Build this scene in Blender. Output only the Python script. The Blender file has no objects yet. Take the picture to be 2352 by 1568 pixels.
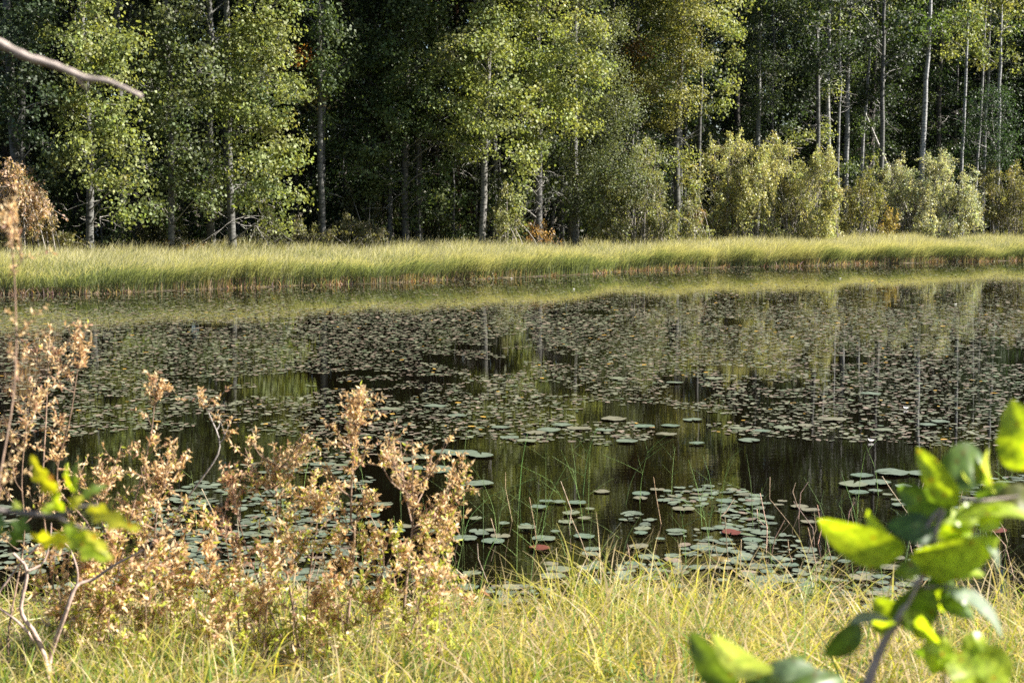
import bpy, math, random
import numpy as np
from mathutils import Vector

S = bpy.context.scene
COL = S.collection
RNG = np.random.default_rng(7)
random.seed(7)
R = math.radians

# ------------------------------------------------------------------ camera
H = 2.3
FPX = 3231.0            # focal length for a 2352 px wide frame
PITCH = R(5.2)
cam_d = bpy.data.cameras.new('camera')
cam = bpy.data.objects.new('camera', cam_d)
COL.objects.link(cam)
cam.location = (0, 0, H)
cam.rotation_euler = (R(90) - PITCH, 0, 0)
cam_d.sensor_width = 36
cam_d.lens = 36 * FPX / 2352
cam_d.clip_start = 0.05
cam_d.clip_end = 1500
cam_d.dof.use_dof = True
cam_d.dof.focus_distance = 24
cam_d.dof.aperture_fstop = 5.8
S.camera = cam

# ------------------------------------------------------------------ light
SUN_AZ = R(92)          # clockwise from the view direction
SUN_EL = R(35)
W = bpy.data.worlds.new('World')
S.world = W
W.use_nodes = True
nt = W.node_tree
sky = nt.nodes.new('ShaderNodeTexSky')
sky.sky_type = 'NISHITA'
sky.sun_disc = False
sky.sun_elevation = SUN_EL
sky.sun_rotation = SUN_AZ
bg = nt.nodes['Background']
bg.inputs[1].default_value = 0.05
nt.links.new(sky.outputs[0], bg.inputs[0])
sd = bpy.data.lights.new('sun', 'SUN')
sd.energy = 5.0
sd.angle = R(0.53)
sd.color = (1.0, 0.94, 0.83)
sun = bpy.data.objects.new('sun', sd)
COL.objects.link(sun)
SDIR = Vector((math.cos(SUN_EL) * math.sin(SUN_AZ), math.cos(SUN_EL) * math.cos(SUN_AZ), math.sin(SUN_EL)))
sun.rotation_euler = SDIR.to_track_quat('Z', 'Y').to_euler()
S.view_settings.view_transform = 'Standard'
S.view_settings.look = 'None'
S.view_settings.gamma = 1
S.view_settings.use_curve_mapping = False
S.view_settings.exposure = 1.75
S.render.film_transparent = False
cy = S.cycles
cy.max_bounces = 7
cy.diffuse_bounces = 3
cy.glossy_bounces = 3
cy.transmission_bounces = 5
cy.transparent_max_bounces = 8
cy.use_denoising = False
cy.use_adaptive_sampling = False
cy.caustics_reflective = False
cy.caustics_refractive = False
cy.sample_clamp_indirect = 3

# ------------------------------------------------------------------ helpers
FWD = np.array([0, math.cos(PITCH), -math.sin(PITCH)])
UP = np.array([0, math.sin(PITCH), math.cos(PITCH)])


def at(u, v, D):
    """world point seen at reference pixel (u, v) of the 2352 x 1568 frame, y distance D"""
    a = (u - 1176) / FPX
    b = (784 - v) / FPX
    d = FWD + a * np.array([1.0, 0, 0]) + b * UP
    return np.array([0, 0, H]) + d * (D / d[1])


def on_water(u, v, z=0.0):
    a = (u - 1176) / FPX
    b = (784 - v) / FPX
    d = FWD + a * np.array([1.0, 0, 0]) + b * UP
    return np.array([0, 0, H]) + d * ((z - H) / d[2])


def noise2(x, y, s, seed=0):
    """smooth value noise 0..1"""
    x = np.asarray(x) / s
    y = np.asarray(y) / s
    xi = np.floor(x).astype(np.int64)
    yi = np.floor(y).astype(np.int64)
    fx = x - xi
    fy = y - yi
    fx = fx * fx * (3 - 2 * fx)
    fy = fy * fy * (3 - 2 * fy)

    def h(i, j):
        n = (i * 374761393 + j * 668265263 + seed * 1442695) & 0xffffffff
        n = ((n ^ (n >> 13)) * 1274126177) & 0xffffffff
        return ((n ^ (n >> 16)) & 0xffff) / 65535.0
    return (h(xi, yi) * (1 - fx) + h(xi + 1, yi) * fx) * (1 - fy) + (h(xi, yi + 1) * (1 - fx) + h(xi + 1, yi + 1) * fx) * fy


class MB:
    """collects quads with one colour per face and links them as ONE mesh"""

    def __init__(self):
        self.V, self.F, self.T, self.n = [], [], [], 0

    def add(self, v, f, t):
        v = np.asarray(v, float).reshape(-1, 3)
        f = np.asarray(f, np.int64).reshape(-1, 4)
        t = np.broadcast_to(np.asarray(t, float), (len(f), 3))
        self.V.append(v)
        self.F.append(f + self.n)
        self.T.append(t)
        self.n += len(v)

    def mesh(self, name, mat, origin=(0, 0, 0), smooth=False):
        me = bpy.data.meshes.new(name)
        if not self.V:
            return me
        v = np.concatenate(self.V) - np.asarray(origin, float)
        f = np.concatenate(self.F)
        t = np.concatenate(self.T)
        me.vertices.add(len(v))
        me.vertices.foreach_set('co', v.astype(np.float32).ravel())
        me.loops.add(f.size)
        me.loops.foreach_set('vertex_index', f.astype(np.int32).ravel())
        me.polygons.add(len(f))
        me.polygons.foreach_set('loop_start', (np.arange(len(f)) * 4).astype(np.int32))
        me.update(calc_edges=True)
        if smooth:
            me.polygons.foreach_set('use_smooth', np.ones(len(f), bool))
        at_ = me.attributes.new('tint', 'FLOAT_COLOR', 'FACE')
        at_.data.foreach_set('color', np.c_[t, np.ones(len(t))].astype(np.float32).ravel())
        me.materials.append(mat)
        return me

    def build(self, name, mat, parent=None, origin=(0, 0, 0), smooth=False):
        me = self.mesh(name, mat, origin, smooth)
        o = bpy.data.objects.new(name, me)
        COL.objects.link(o)
        if parent is not None:
            o.parent = parent
        else:
            o.location = origin
        return o


def tag(o, label=None, cat=None, group=None, kind=None):
    if label:
        o['label'] = label
    if cat:
        o['category'] = cat
    if group:
        o['group'] = group
    if kind:
        o['kind'] = kind
    return o


def empty(name, loc, rz=0.0):
    o = bpy.data.objects.new(name, None)
    o.empty_display_size = 0.2
    COL.objects.link(o)
    o.location = [float(c) for c in loc]
    o.rotation_euler = (0, 0, rz)
    return o


def copy_thing(o):
    c = o.copy()
    COL.objects.link(c)
    for ch in list(o.children):
        d = ch.copy()
        COL.objects.link(d)
        d.parent = c
    return c


def unit(a):
    return a / np.maximum(np.linalg.norm(a, axis=-1, keepdims=True), 1e-9)


def rand_unit(n, up=0.0):
    a = RNG.normal(size=(n, 3))
    a = unit(a)
    a[:, 2] += up
    return unit(a)


def jit(c, n, amt=0.15):
    """n colours round c, brightness and hue jittered (leaf to leaf variation)"""
    c = np.asarray(c, float)
    k = 1 + RNG.normal(size=(n, 1)) * amt
    h = 1 + RNG.normal(size=(n, 3)) * amt * 0.35
    return np.clip(c * k * h, 0.004, 0.9)


def tube(mb, pts, rad, sides=6, col=(0.3, 0.3, 0.3)):
    pts = np.asarray(pts, float)
    n = len(pts)
    rad = np.broadcast_to(np.asarray(rad, float), (n,))
    tan = unit(np.gradient(pts, axis=0))
    ref = np.array([0.0, 1.0, 0.0]) if abs(tan[0][2]) > 0.7 else np.array([0.0, 0.0, 1.0])
    s = unit(np.cross(tan, ref))
    b = np.cross(tan, s)
    a = np.linspace(0, 2 * np.pi, sides, endpoint=False)
    ring = pts[:, None] + rad[:, None, None] * (np.cos(a)[None, :, None] * s[:, None] + np.sin(a)[None, :, None] * b[:, None])
    i = np.arange(n - 1)[:, None] * sides
    j = np.arange(sides)[None, :]
    k = (j + 1) % sides
    f = np.stack([i + j, i + k, i + sides + k, i + sides + j], -1).reshape(-1, 4)
    v = ring.reshape(-1, 3)
    mb.add(v, f, np.asarray(col) if np.ndim(col) == 1 else np.repeat(col, sides, 0)[:len(f)])
    if sides % 2 == 0 and sides > 2:       # cap the tip
        o = (n - 1) * sides
        caps = [[o, o + q, o + q + 1, o + q + 2] for q in range(1, sides - 2, 2)]
        mb.add(v, caps, np.asarray(col) if np.ndim(col) == 1 else col[-1])


def curve(pts, n):
    """resample a polyline as a smooth Catmull-Rom curve"""
    p = np.asarray(pts, float)
    p = np.vstack([2 * p[0] - p[1], p, 2 * p[-1] - p[-2]])
    m = len(p) - 3
    out = []
    for q in np.linspace(0, m - 1e-6, n):
        i = int(q)
        t = q - i
        a, b, c, d = p[i], p[i + 1], p[i + 2], p[i + 3]
        out.append(0.5 * (2 * b + (c - a) * t + (2 * a - 5 * b + 4 * c - d) * t * t + (3 * b - a - 3 * c + d) * t ** 3))
    return np.array(out)


def leaf_quads(mb, p, size, aspect, col, up=0.3, fold=0.15, axis=None, amt=0.15, nb=None):
    """one folded rhombic leaf at each point"""
    n = len(p)
    nrm = rand_unit(n, up) if nb is None else unit(rand_unit(n) * 0.85 + nb + np.array([0, 0, up]))
    t = rand_unit(n) if axis is None else unit(axis + rand_unit(n) * 0.55)
    t = unit(t - nrm * np.sum(t * nrm, 1, keepdims=True))
    s = np.cross(nrm, t)
    L = size * (0.7 + 0.6 * RNG.random((n, 1)))
    Wd = L * aspect * 0.5
    v = np.stack([p - t * L * 0.5, p + s * Wd + nrm * L * fold - t * L * 0.08, p + t * L * 0.5, p - s * Wd + nrm * L * fold * 0.4 - t * L * 0.08], 1)
    f = np.arange(n * 4).reshape(-1, 4)
    c = np.asarray(col, float)
    if c.ndim == 1:
        c = jit(c, n, amt)
    mb.add(v.reshape(-1, 3), f, c)


def strip_leaves(mb, p, d, L, Wd, curl, col, nseg=3, twist=0.0, prof=None):
    """narrow leaves with nseg segments bent round their own side axis"""
    n = len(p)
    d = unit(d)
    side = unit(np.cross(d, rand_unit(n)))
    nrm = np.cross(side, d)
    L = np.broadcast_to(L, (n,))[:, None]
    Wd = np.broadcast_to(Wd, (n,))[:, None]
    curl = np.broadcast_to(curl, (n,))[:, None]
    if prof is None:
        prof = np.sin(np.linspace(0.12, 0.97, nseg + 1) * np.pi)
    rows = []
    cur = p.copy()
    for i in range(nseg + 1):
        a = curl * (i / nseg)
        dd = d * np.cos(a) + nrm * np.sin(a)
        sd_ = side * np.cos(twist * i) + np.cross(dd, side) * np.sin(twist * i)
        rows.append(cur - sd_ * Wd * prof[i] * 0.5)
        rows.append(cur + sd_ * Wd * prof[i] * 0.5)
        cur = cur + dd * L / nseg
    v = np.stack(rows, 1)
    m = 2 * (nseg + 1)
    base = (np.arange(n) * m)[:, None, None]
    q = np.array([[2 * i, 2 * i + 1, 2 * i + 3, 2 * i + 2] for i in range(nseg)])[None]
    c = np.asarray(col, float)
    if c.ndim == 1:
        c = jit(c, n)
    if c.ndim == 2:
        c = np.repeat(c, nseg, 0)
    else:
        c = c.reshape(-1, 3)
    mb.add(v.reshape(-1, 3), (base + q).reshape(-1, 4), c)


# ------------------------------------------------------------------ materials
def nodemat(name):
    m = bpy.data.materials.new(name)
    m.use_nodes = True
    t = m.node_tree
    return m, t, t.nodes['Principled BSDF'], t.nodes['Material Output']


def mat_leaf(name, trans=0.4, rough=0.4, spec=0.5, warm=(1.25, 1.2, 0.45)):
    m, t, p, out = nodemat(name)
    a = t.nodes.new('ShaderNodeAttribute')
    a.attribute_name = 'tint'
    t.links.new(a.outputs['Color'], p.inputs['Base Color'])
    p.inputs['Roughness'].default_value = rough
    p.inputs['Specular IOR Level'].default_value = spec
    tr = t.nodes.new('ShaderNodeBsdfTranslucent')
    mul = t.nodes.new('ShaderNodeMix')
    mul.data_type = 'RGBA'
    mul.blend_type = 'MULTIPLY'
    mul.inputs[0].default_value = 1
    mul.clamp_result = False
    mul.inputs[7].default_value = (*[w * 1.5 for w in warm], 1)
    t.links.new(a.outputs['Color'], mul.inputs[6])
    t.links.new(mul.outputs[2], tr.inputs[0])
    mx = t.nodes.new('ShaderNodeMixShader')
    mx.inputs[0].default_value = trans
    t.links.new(p.outputs[0], mx.inputs[1])
    t.links.new(tr.outputs[0], mx.inputs[2])
    t.links.new(mx.outputs[0], out.inputs[0])
    return m


def mat_noise(name, c1, c2, scale=4.0, stretch=(1, 1, 1), rough=0.85, bump=0.3, detail=8, use_tint=False, lo=0.35, hi=0.65):
    m, t, p, out = nodemat(name)
    tc = t.nodes.new('ShaderNodeTexCoord')
    mp = t.nodes.new('ShaderNodeMapping')
    mp.inputs['Scale'].default_value = stretch
    nz = t.nodes.new('ShaderNodeTexNoise')
    nz.inputs['Scale'].default_value = scale
    nz.inputs['Detail'].default_value = detail
    rp = t.nodes.new('ShaderNodeValToRGB')
    rp.color_ramp.elements[0].position = lo
    rp.color_ramp.elements[1].position = hi
    rp.color_ramp.elements[0].color = (*c1, 1)
    rp.color_ramp.elements[1].color = (*c2, 1)
    t.links.new(tc.outputs['Object'], mp.inputs[0])
    t.links.new(mp.outputs[0], nz.inputs['Vector'])
    t.links.new(nz.outputs[0], rp.inputs[0])
    if use_tint:
        a = t.nodes.new('ShaderNodeAttribute')
        a.attribute_name = 'tint'
        mul = t.nodes.new('ShaderNodeMix')
        mul.data_type = 'RGBA'
        mul.blend_type = 'MULTIPLY'
        mul.inputs[0].default_value = 1
        t.links.new(rp.outputs[0], mul.inputs[6])
        t.links.new(a.outputs['Color'], mul.inputs[7])
        t.links.new(mul.outputs[2], p.inputs['Base Color'])
    else:
        t.links.new(rp.outputs[0], p.inputs['Base Color'])
    p.inputs['Roughness'].default_value = rough
    if bump:
        b = t.nodes.new('ShaderNodeBump')
        b.inputs['Strength'].default_value = bump
        b.inputs['Distance'].default_value = 0.02
        t.links.new(nz.outputs[0], b.inputs['Height'])
        t.links.new(b.outputs[0], p.inputs['Normal'])
    return m


M = {}
M['aspen'] = mat_leaf('aspen_leaves', 0.36, 0.55, 0.45, (1.25, 1.2, 0.6))
M['willow'] = mat_leaf('willow_leaves', 0.35, 0.45, 0.4, (1.2, 1.15, 0.55))
M['grass'] = mat_leaf('grass_blades', 0.45, 0.45, 0.35, (1.15, 1.15, 0.5))
M['sedge'] = mat_leaf('sedge_blades', 0.35, 0.5, 0.3, (1.15, 1.15, 0.55))
M['dry_leaf'] = mat_leaf('dry_leaves', 0.35, 0.5, 0.3, (1.1, 1.0, 0.75))
M['fresh_leaf'] = mat_leaf('fresh_leaves', 0.5, 0.38, 0.5, (1.5, 1.45, 0.22))
m = M['fresh_leaf']
t = m.node_tree
a = [n_ for n_ in t.nodes if n_.type == 'ATTRIBUTE'][0]
tc = t.nodes.new('ShaderNodeTexCoord')
nz = t.nodes.new('ShaderNodeTexNoise')
nz.inputs['Scale'].default_value = 90
nz.inputs['Detail'].default_value = 6
vo = t.nodes.new('ShaderNodeTexVoronoi')
vo.inputs['Scale'].default_value = 55
rp = t.nodes.new('ShaderNodeValToRGB')
rp.color_ramp.elements[0].position = 0.3
rp.color_ramp.elements[0].color = (0.6, 0.66, 0.6, 1)
rp.color_ramp.elements[1].position = 0.7
rp.color_ramp.elements[1].color = (1.15, 1.1, 1.1, 1)
sp_ = t.nodes.new('ShaderNodeValToRGB')
sp_.color_ramp.elements[0].position = 0.10
sp_.color_ramp.elements[0].color = (1.1, 0.45, 0.3, 1)
sp_.color_ramp.elements[1].position = 0.2
sp_.color_ramp.elements[1].color = (1, 1, 1, 1)
t.links.new(tc.outputs['Object'], nz.inputs['Vector'])
t.links.new(tc.outputs['Object'], vo.inputs['Vector'])
t.links.new(nz.outputs[0], rp.inputs[0])
t.links.new(vo.outputs['Distance'], sp_.inputs[0])
cur = a.outputs['Color']
outs = [l_.to_socket for l_ in a.outputs['Color'].links]
for src in (rp.outputs[0], sp_.outputs[0]):
    mu = t.nodes.new('ShaderNodeMix')
    mu.data_type = 'RGBA'
    mu.blend_type = 'MULTIPLY'
    mu.inputs[0].default_value = 1
    t.links.new(cur, mu.inputs[6])
    t.links.new(src, mu.inputs[7])
    cur = mu.outputs[2]
for o_ in outs:
    t.links.new(cur, o_)
M['bark'] = mat_noise('aspen_bark', (0.05, 0.045, 0.04), (0.9, 0.9, 0.9), 3.0, (1.5, 1.5, 5.0), 0.8, 0.5, use_tint=True, lo=0.3, hi=0.56)
M['twig'] = mat_noise('twig_bark', (0.5, 0.5, 0.5), (1, 1, 1), 40, (1, 1, 1), 0.75, 0.2, use_tint=True)
M['pad'] = mat_noise('pad_skin', (0.75, 0.75, 0.75), (1, 1, 1), 25, (1, 1, 1), 0.42, 0.15, use_tint=True)
M['ground'] = mat_noise('forest_soil', (0.03, 0.022, 0.012), (0.09, 0.07, 0.03), 3, (1, 1, 1), 0.95, 0.5)
M['pale'] = mat_leaf('pale_petals', 0.2, 0.5, 0.3, (1, 1, 1))

# water: dark, nearly still
m, t, p, out = nodemat('pond_water')
p.inputs['Base Color'].default_value = (0.003, 0.002, 0.001, 1)
p.inputs['Roughness'].default_value = 0.0
p.inputs['IOR'].default_value = 1.333
p.inputs['Specular IOR Level'].default_value = 0.5
tc = t.nodes.new('ShaderNodeTexCoord')
mp = t.nodes.new('ShaderNodeMapping')
mp.inputs['Scale'].default_value = (1.0, 2.6, 1.0)
n1 = t.nodes.new('ShaderNodeTexNoise')
n1.inputs['Scale'].default_value = 5.0
n1.inputs['Detail'].default_value = 3
n2 = t.nodes.new('ShaderNodeTexNoise')
n2.inputs['Scale'].default_value = 0.7
n2.inputs['Detail'].default_value = 2
ad = t.nodes.new('ShaderNodeMath')
ad.operation = 'MULTIPLY_ADD'
ad.inputs[1].default_value = 1.2
bp = t.nodes.new('ShaderNodeBump')
bp.inputs['Strength'].default_value = 0.35
bp.inputs['Distance'].default_value = 0.0009
t.links.new(tc.outputs['Object'], mp.inputs[0])
t.links.new(mp.outputs[0], n1.inputs['Vector'])
t.links.new(mp.outputs[0], n2.inputs['Vector'])
t.links.new(n2.outputs[0], ad.inputs[0])
t.links.new(n1.outputs[0], ad.inputs[2])
t.links.new(ad.outputs[0], bp.inputs['Height'])
t.links.new(bp.outputs[0], p.inputs['Normal'])
M['water'] = m

# ------------------------------------------------------------------ ground and water
SH = np.array([on_water(u, v)[:2] for u, v in
               ((0, 676), (200, 674), (400, 667), (700, 655), (1000, 645), (1250, 632), (1600, 617), (1900, 609), (2150, 602), (2352, 597))])
SX = np.r_[-150, -60, SH[:, 0], 60, 150]
SY = np.r_[20, 33, SH[:, 1], SH[-1, 1] + (60 - SH[-1, 0]) * 0.72, SH[-1, 1] + (150 - SH[-1, 0]) * 0.72]
TL = [(at(u, 600, D)[0], D) for u, D in ((0, 51), (500, 55.5), (1176, 62.5), (1800, 72), (2352, 84))]
TX = np.array([-150, -60] + [a for a, _ in TL] + [60, 150], float)
TY = np.array([30, 43] + [b for _, b in TL] + [104, 170], float)


def shore(x):
    return np.interp(x, SX, SY) + (noise2(x, x * 0 + 3, 2.3, 5) - 0.5) * 1.6 + (noise2(x, x * 0, 0.45, 9) - 0.5) * 0.35


def treeline(x):
    return np.interp(x, TX, TY)


def near_edge(x):
    x = np.asarray(x, float)
    e = 7.85 + (noise2(x, x * 0 + 1, 0.7, 11) - 0.5) * 1.0 + 0.12 * np.clip(-x, -1.5, 2.0)
    return e


def ground_z(x, y):
    x = np.asarray(x, float)
    y = np.asarray(y, float)
    far = (y - shore(x)) * 0.82
    near = near_edge(x) - y
    zf = np.where(far > 0, 0.04 + np.minimum(far, 12) * 0.012 + np.maximum(far - 14, 0) * 0.02, np.maximum(far * 0.5, -0.6))
    zn = np.where(near > 0, 0.02 + near * 0.13, np.maximum(near * 0.5, -0.6))
    return np.maximum(zf, zn) + np.where(np.maximum(far, near) > 0.4, (noise2(x, y, 0.8, 3) - 0.5) * 0.07, 0)


gx = np.r_[np.linspace(-900, -100, 12), np.linspace(-95, -40, 30), np.linspace(-38, 60, 330), np.linspace(62, 130, 30), np.linspace(150, 900, 10)]
gy = np.r_[np.linspace(-60, 3, 8), np.linspace(3.2, 9.2, 50), np.linspace(9.5, 36, 20), np.linspace(36.3, 90, 240), np.linspace(92, 180, 25), np.linspace(200, 1200, 12)]
X, Y = np.meshgrid(gx, gy)
Z = ground_z(X, Y)
mb = MB()
nx, ny = len(gx), len(gy)
i, j = np.meshgrid(np.arange(nx - 1), np.arange(ny - 1))
a = (j * nx + i).ravel()
mb.add(np.stack([X, Y, Z], -1), np.stack([a, a + 1, a + nx + 1, a + nx], -1), (0.1, 0.1, 0.1))
tag(mb.build('ground', M['ground'], smooth=True), kind='structure')
mb = MB()
mb.add([(-140, 5, 0), (140, 5, 0), (140, 135, 0), (-140, 135, 0)], [[0, 1, 2, 3]], (0.1, 0.1, 0.1))
tag(mb.build('water', M['water']), kind='structure')


# ------------------------------------------------------------------ trees
def px_m(D):
    return D / FPX


ASPEN = (0.19, 0.22, 0.075)
ASPEN_Y = (0.225, 0.23, 0.08)
SHADE_G = (0.08, 0.115, 0.042)  # leaf green with shade put into the colour, for crown interiors and shaded trees
BIRCH = (0.11, 0.13, 0.06)


def lobe(leaf, wood, trunk_pt, c, r, color, size, aspect, dens, limb_r=0.035, wcol=(0.3, 0.29, 0.27)):
    """a foliage mass on its own limb: limb from the trunk, twigs, leaf sprays at the twig ends"""
    c = np.asarray(c)
    r = np.asarray(r)
    d = np.linalg.norm(c - trunk_pt)
    if limb_r > 0:
        mid = (trunk_pt + c) / 2 + np.array([0, 0, 0.10 * d]) + RNG.normal(size=3) * 0.05 * d
        tube(wood, curve([trunk_pt, mid, c], 7), np.linspace(limb_r, limb_r * 0.35, 7), 4, wcol)
    n = int(math.pi * r[0] * r[2] / (size * size) * dens)
    k = max(5, n // 55)
    u = rand_unit(k) * (RNG.random((k, 1)) ** 0.42)
    sub = c + u * r
    sub[:, 2] -= 0.12 * r[2] * (u[:, 0] ** 2 + u[:, 1] ** 2)
    if limb_r > 0:
        for s_ in sub[:min(k, 14)]:
            q = c + (trunk_pt - c) * RNG.random() * 0.35
            m_ = (q + s_) / 2 + RNG.normal(size=3) * 0.08
            tube(wood, [q, m_, s_], [0.012, 0.009, 0.004], 3, wcol)
    per = 55
    cl = 0.27 * (0.7 + 0.6 * RNG.random((k, 1, 1)))
    off = RNG.normal(size=(k, per, 3)) * cl * np.array([1, 1, 0.75]) * min(1.0, r[0] / 1.0 + 0.35)
    p = (sub[:, None] + off).reshape(-1, 3)
    nb = unit(off.reshape(-1, 3)) * 0.55 + np.repeat(unit(u * np.array([1, 1, 0.8])), per, 0) * 0.5
    col = np.repeat(jit(color, k, 0.12), per, 0)
    col = np.clip(col * (1 + RNG.normal(size=(len(p), 1)) * 0.16), 0.004, 0.9)
    leaf_quads(leaf, p, size, aspect, col, nb=nb)


def dead_twigs(wood, base, n, length, col=(0.4, 0.38, 0.36), down=-0.1):
    for _ in range(n):
        a = RNG.random() * 2 * np.pi
        d = np.array([math.cos(a), math.sin(a) * 0.8, down + RNG.normal() * 0.25])
        q = np.asarray(base) + np.array([0, 0, RNG.normal() * 0.6])
        L = length * (0.5 + RNG.random() * 0.7)
        p1 = q + d * L * 0.5 + RNG.normal(size=3) * 0.08
        p2 = p1 + (d + np.array([0, 0, RNG.normal() * 0.5 - 0.2])) * L * 0.5
        pts = curve([q, p1, p2], 6)
        tube(wood, pts, np.linspace(0.017, 0.006, 6), 3, col)
        for _ in range(3):
            s_ = pts[RNG.integers(2, 6)]
            e = s_ + (d + RNG.normal(size=3) * 0.7) * L * 0.28
            tube(wood, [s_, (s_ + e) / 2 + RNG.normal(size=3) * 0.04, e], [0.008, 0.006, 0.004], 3, col)


def trunk_mesh(wood, base, top, r0, r1=0.03, n=16, wob=0.13, col=(0.42, 0.42, 0.4)):
    r0 = r0 * 0.85
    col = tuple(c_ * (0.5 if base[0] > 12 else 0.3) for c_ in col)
    t_ = np.linspace(0, 1, n)[:, None]
    pts = base + (top - base) * t_
    w = np.cumsum(RNG.normal(size=(n, 3)) * wob * 0.3, 0) * np.array([1, 1, 0])
    w -= w[0]
    w -= t_ * w[-1]
    pts = pts + w
    rad = r0 * (1 - t_[:, 0]) ** 0.7 + r1
    rad[0] *= 1.25
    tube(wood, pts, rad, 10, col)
    return pts


def front_tree(name, label, cat, u, D, r0, lobes=(), color=ASPEN, size=0.12, aspect=0.95, dens=1.7, height=21, crown=11.5,
               lean=0.0, bark=(0.42, 0.42, 0.4), dead=(), group=None, crown_r=2.7, crown_n=24, crown_dens=2.0, mat='aspen', veil=None, ext=0):
    x = at(u, 560, D)[0]
    base = np.array([x, D, float(ground_z(x, D)) - 0.05])
    top = base + np.array([lean, RNG.normal() * 0.4, height])
    wood, leaf = MB(), MB()
    pts = trunk_mesh(wood, base, top, r0, col=bark)

    def tp(z):
        z = min(max(z, base[2] + 0.5), top[2] - 0.3)
        return np.array([np.interp(z, pts[:, 2], pts[:, q]) for q in range(3)])
    for (lu, lv, ru, rv, *o) in lobes:
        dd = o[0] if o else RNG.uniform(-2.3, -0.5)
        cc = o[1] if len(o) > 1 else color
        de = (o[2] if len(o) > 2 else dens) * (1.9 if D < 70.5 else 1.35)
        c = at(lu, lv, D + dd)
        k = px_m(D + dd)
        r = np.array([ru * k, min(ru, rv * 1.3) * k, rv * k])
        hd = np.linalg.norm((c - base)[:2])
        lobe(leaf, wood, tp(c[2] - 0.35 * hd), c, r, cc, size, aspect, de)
    for q in range(ext):
        vv_ = -30 - 340 * (q + RNG.random()) / ext
        dd = RNG.uniform(-2.6, -0.8)
        k = px_m(D + dd)
        c = at(u + lean * 25 + RNG.uniform(-1, 1) * (115 - 0.12 * abs(vv_)), vv_, D + dd)
        lobe(leaf, wood, tp(c[2] - 1.0), c, np.array([65 * k, 60 * k, 42 * k]) * (0.7 + 0.5 * RNG.random()), color, size * 1.15, aspect, dens * 1.5)
    if veil:
        for q in range(veil[2]):
            vv_ = veil[0] + (veil[1] - veil[0]) * (q + RNG.random()) / veil[2]
            c = at(u + RNG.normal() * 16, vv_, D - 1.0)
            lobe(leaf, wood, tp(c[2] - 0.5), c, np.array([0.75, 0.5, 0.6]) * (0.7 + 0.6 * RNG.random()), color, size, aspect, dens * 0.9)
    for q in range(crown_n):
        f = (q + RNG.random()) / crown_n
        z = crown + (height - crown) * f
        a = RNG.random() * 2 * np.pi
        rr = crown_r * (1 - 0.55 * f)
        c0 = tp(base[2] + z)
        c = c0 + np.array([math.cos(a) * rr * 0.6, math.sin(a) * rr * 0.6, 0.3])
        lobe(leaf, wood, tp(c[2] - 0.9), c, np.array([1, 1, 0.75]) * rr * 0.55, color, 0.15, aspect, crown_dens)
    for (du, dv, n, L) in dead:
        dead_twigs(wood, at(du, dv, D), n, L)
    root = empty(name, base)
    wood.build('trunk', M['bark'], root, base, True)
    leaf.build('crown', M[mat], root, base)
    return tag(root, label, cat, group)


A = ASPEN
AY = ASPEN_Y
OR = (0.30, 0.13, 0.03)
front_tree('aspen_tree', 'bright aspen whose lit crown spreads beside the bare twig at upper left', 'tree', 208, 51.5, 0.14, ext=9, veil=(0, 330, 7),
           lobes=[(235, 30, 50, 50), (300, 105, 55, 45), (180, 95, 55, 40), (230, 160, 80, 45), (120, 75, 30, 20), (270, 240, 65, 40), (160, 250, 45, 45),
            (285, 335, 65, 55), (200, 330, 50, 50), (300, 410, 45, 40), (230, 430, 60, 35), (290, 478, 42, 38), (230, 130, 90, 70, 0.8, SHADE_G), (250, 380, 80, 60, 1.0, SHADE_G), (145, 330, 50, 60)],
           dead=[(230, 500, 5, 1.2)], color=A)
front_tree('aspen_tree', 'tall aspen with a broad sunlit crown leaning right, second bright tree from the left', 'tree', 537, 55.2, 0.15, ext=14, veil=(0, 300, 6),
           lobes=[(600, 25, 85, 50), (560, 100, 95, 50), (655, 90, 50, 45), (620, 175, 85, 45), (530, 210, 60, 45), (620, 250, 60, 40, -2.0), (575, 290, 75, 45), (650, 330, 60, 40),
            (580, 370, 80, 45), (665, 385, 50, 30, -1.8), (640, 440, 65, 35), (560, 440, 45, 40), (505, 380, 40, 40), (645, 500, 40, 26), (600, 200, 100, 90, 1.2, SHADE_G), (560, 420, 90, 70, 1.2, SHADE_G), (690, 200, 30, 28)],
           dead=[(560, 470, 9, 1.3), (590, 500, 6, 1.0)])
front_tree('aspen_tree', 'slim aspen with patchy green leaves between the two bright crowns at left', 'tree', 392, 53.8, 0.11, veil=(0, 380, 8),
           lobes=[(430, 90, 55, 45), (400, 160, 60, 50), (390, 30, 60, 40), (440, 230, 55, 45), (380, 270, 50, 40), (430, 330, 60, 50), (470, 395, 60, 40), (410, 420, 50, 40), (340, 200, 50, 50), (330, 380, 45, 50), (460, 460, 50, 30), (350, 470, 40, 30), (470, 150, 45, 60), (400, 220, 80, 90, 1.5, SHADE_G)],
           color=(0.10, 0.125, 0.05), dens=1.4, dead=[(400, 480, 5, 1.0)])
front_tree('aspen_tree', 'aspen touched with orange autumn leaves beside the tall bright crown at left', 'tree', 742, 58.5, 0.12, veil=(0, 250, 5),
           lobes=[(705, 130, 38, 40, 0, OR, 1.0), (640, 130, 30, 40, 1.0, OR, 0.8), (715, 200, 40, 35, 0, (0.12, 0.11, 0.03), 1.1), (760, 50, 50, 40, 0, SHADE_G), (330, 110, 30, 50, 1.5, OR, 0.6), (790, 150, 50, 50, 0.5, SHADE_G), (720, 290, 40, 40, .5, SHADE_G)],
           color=SHADE_G, bark=(0.42, 0.42, 0.4))
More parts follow.
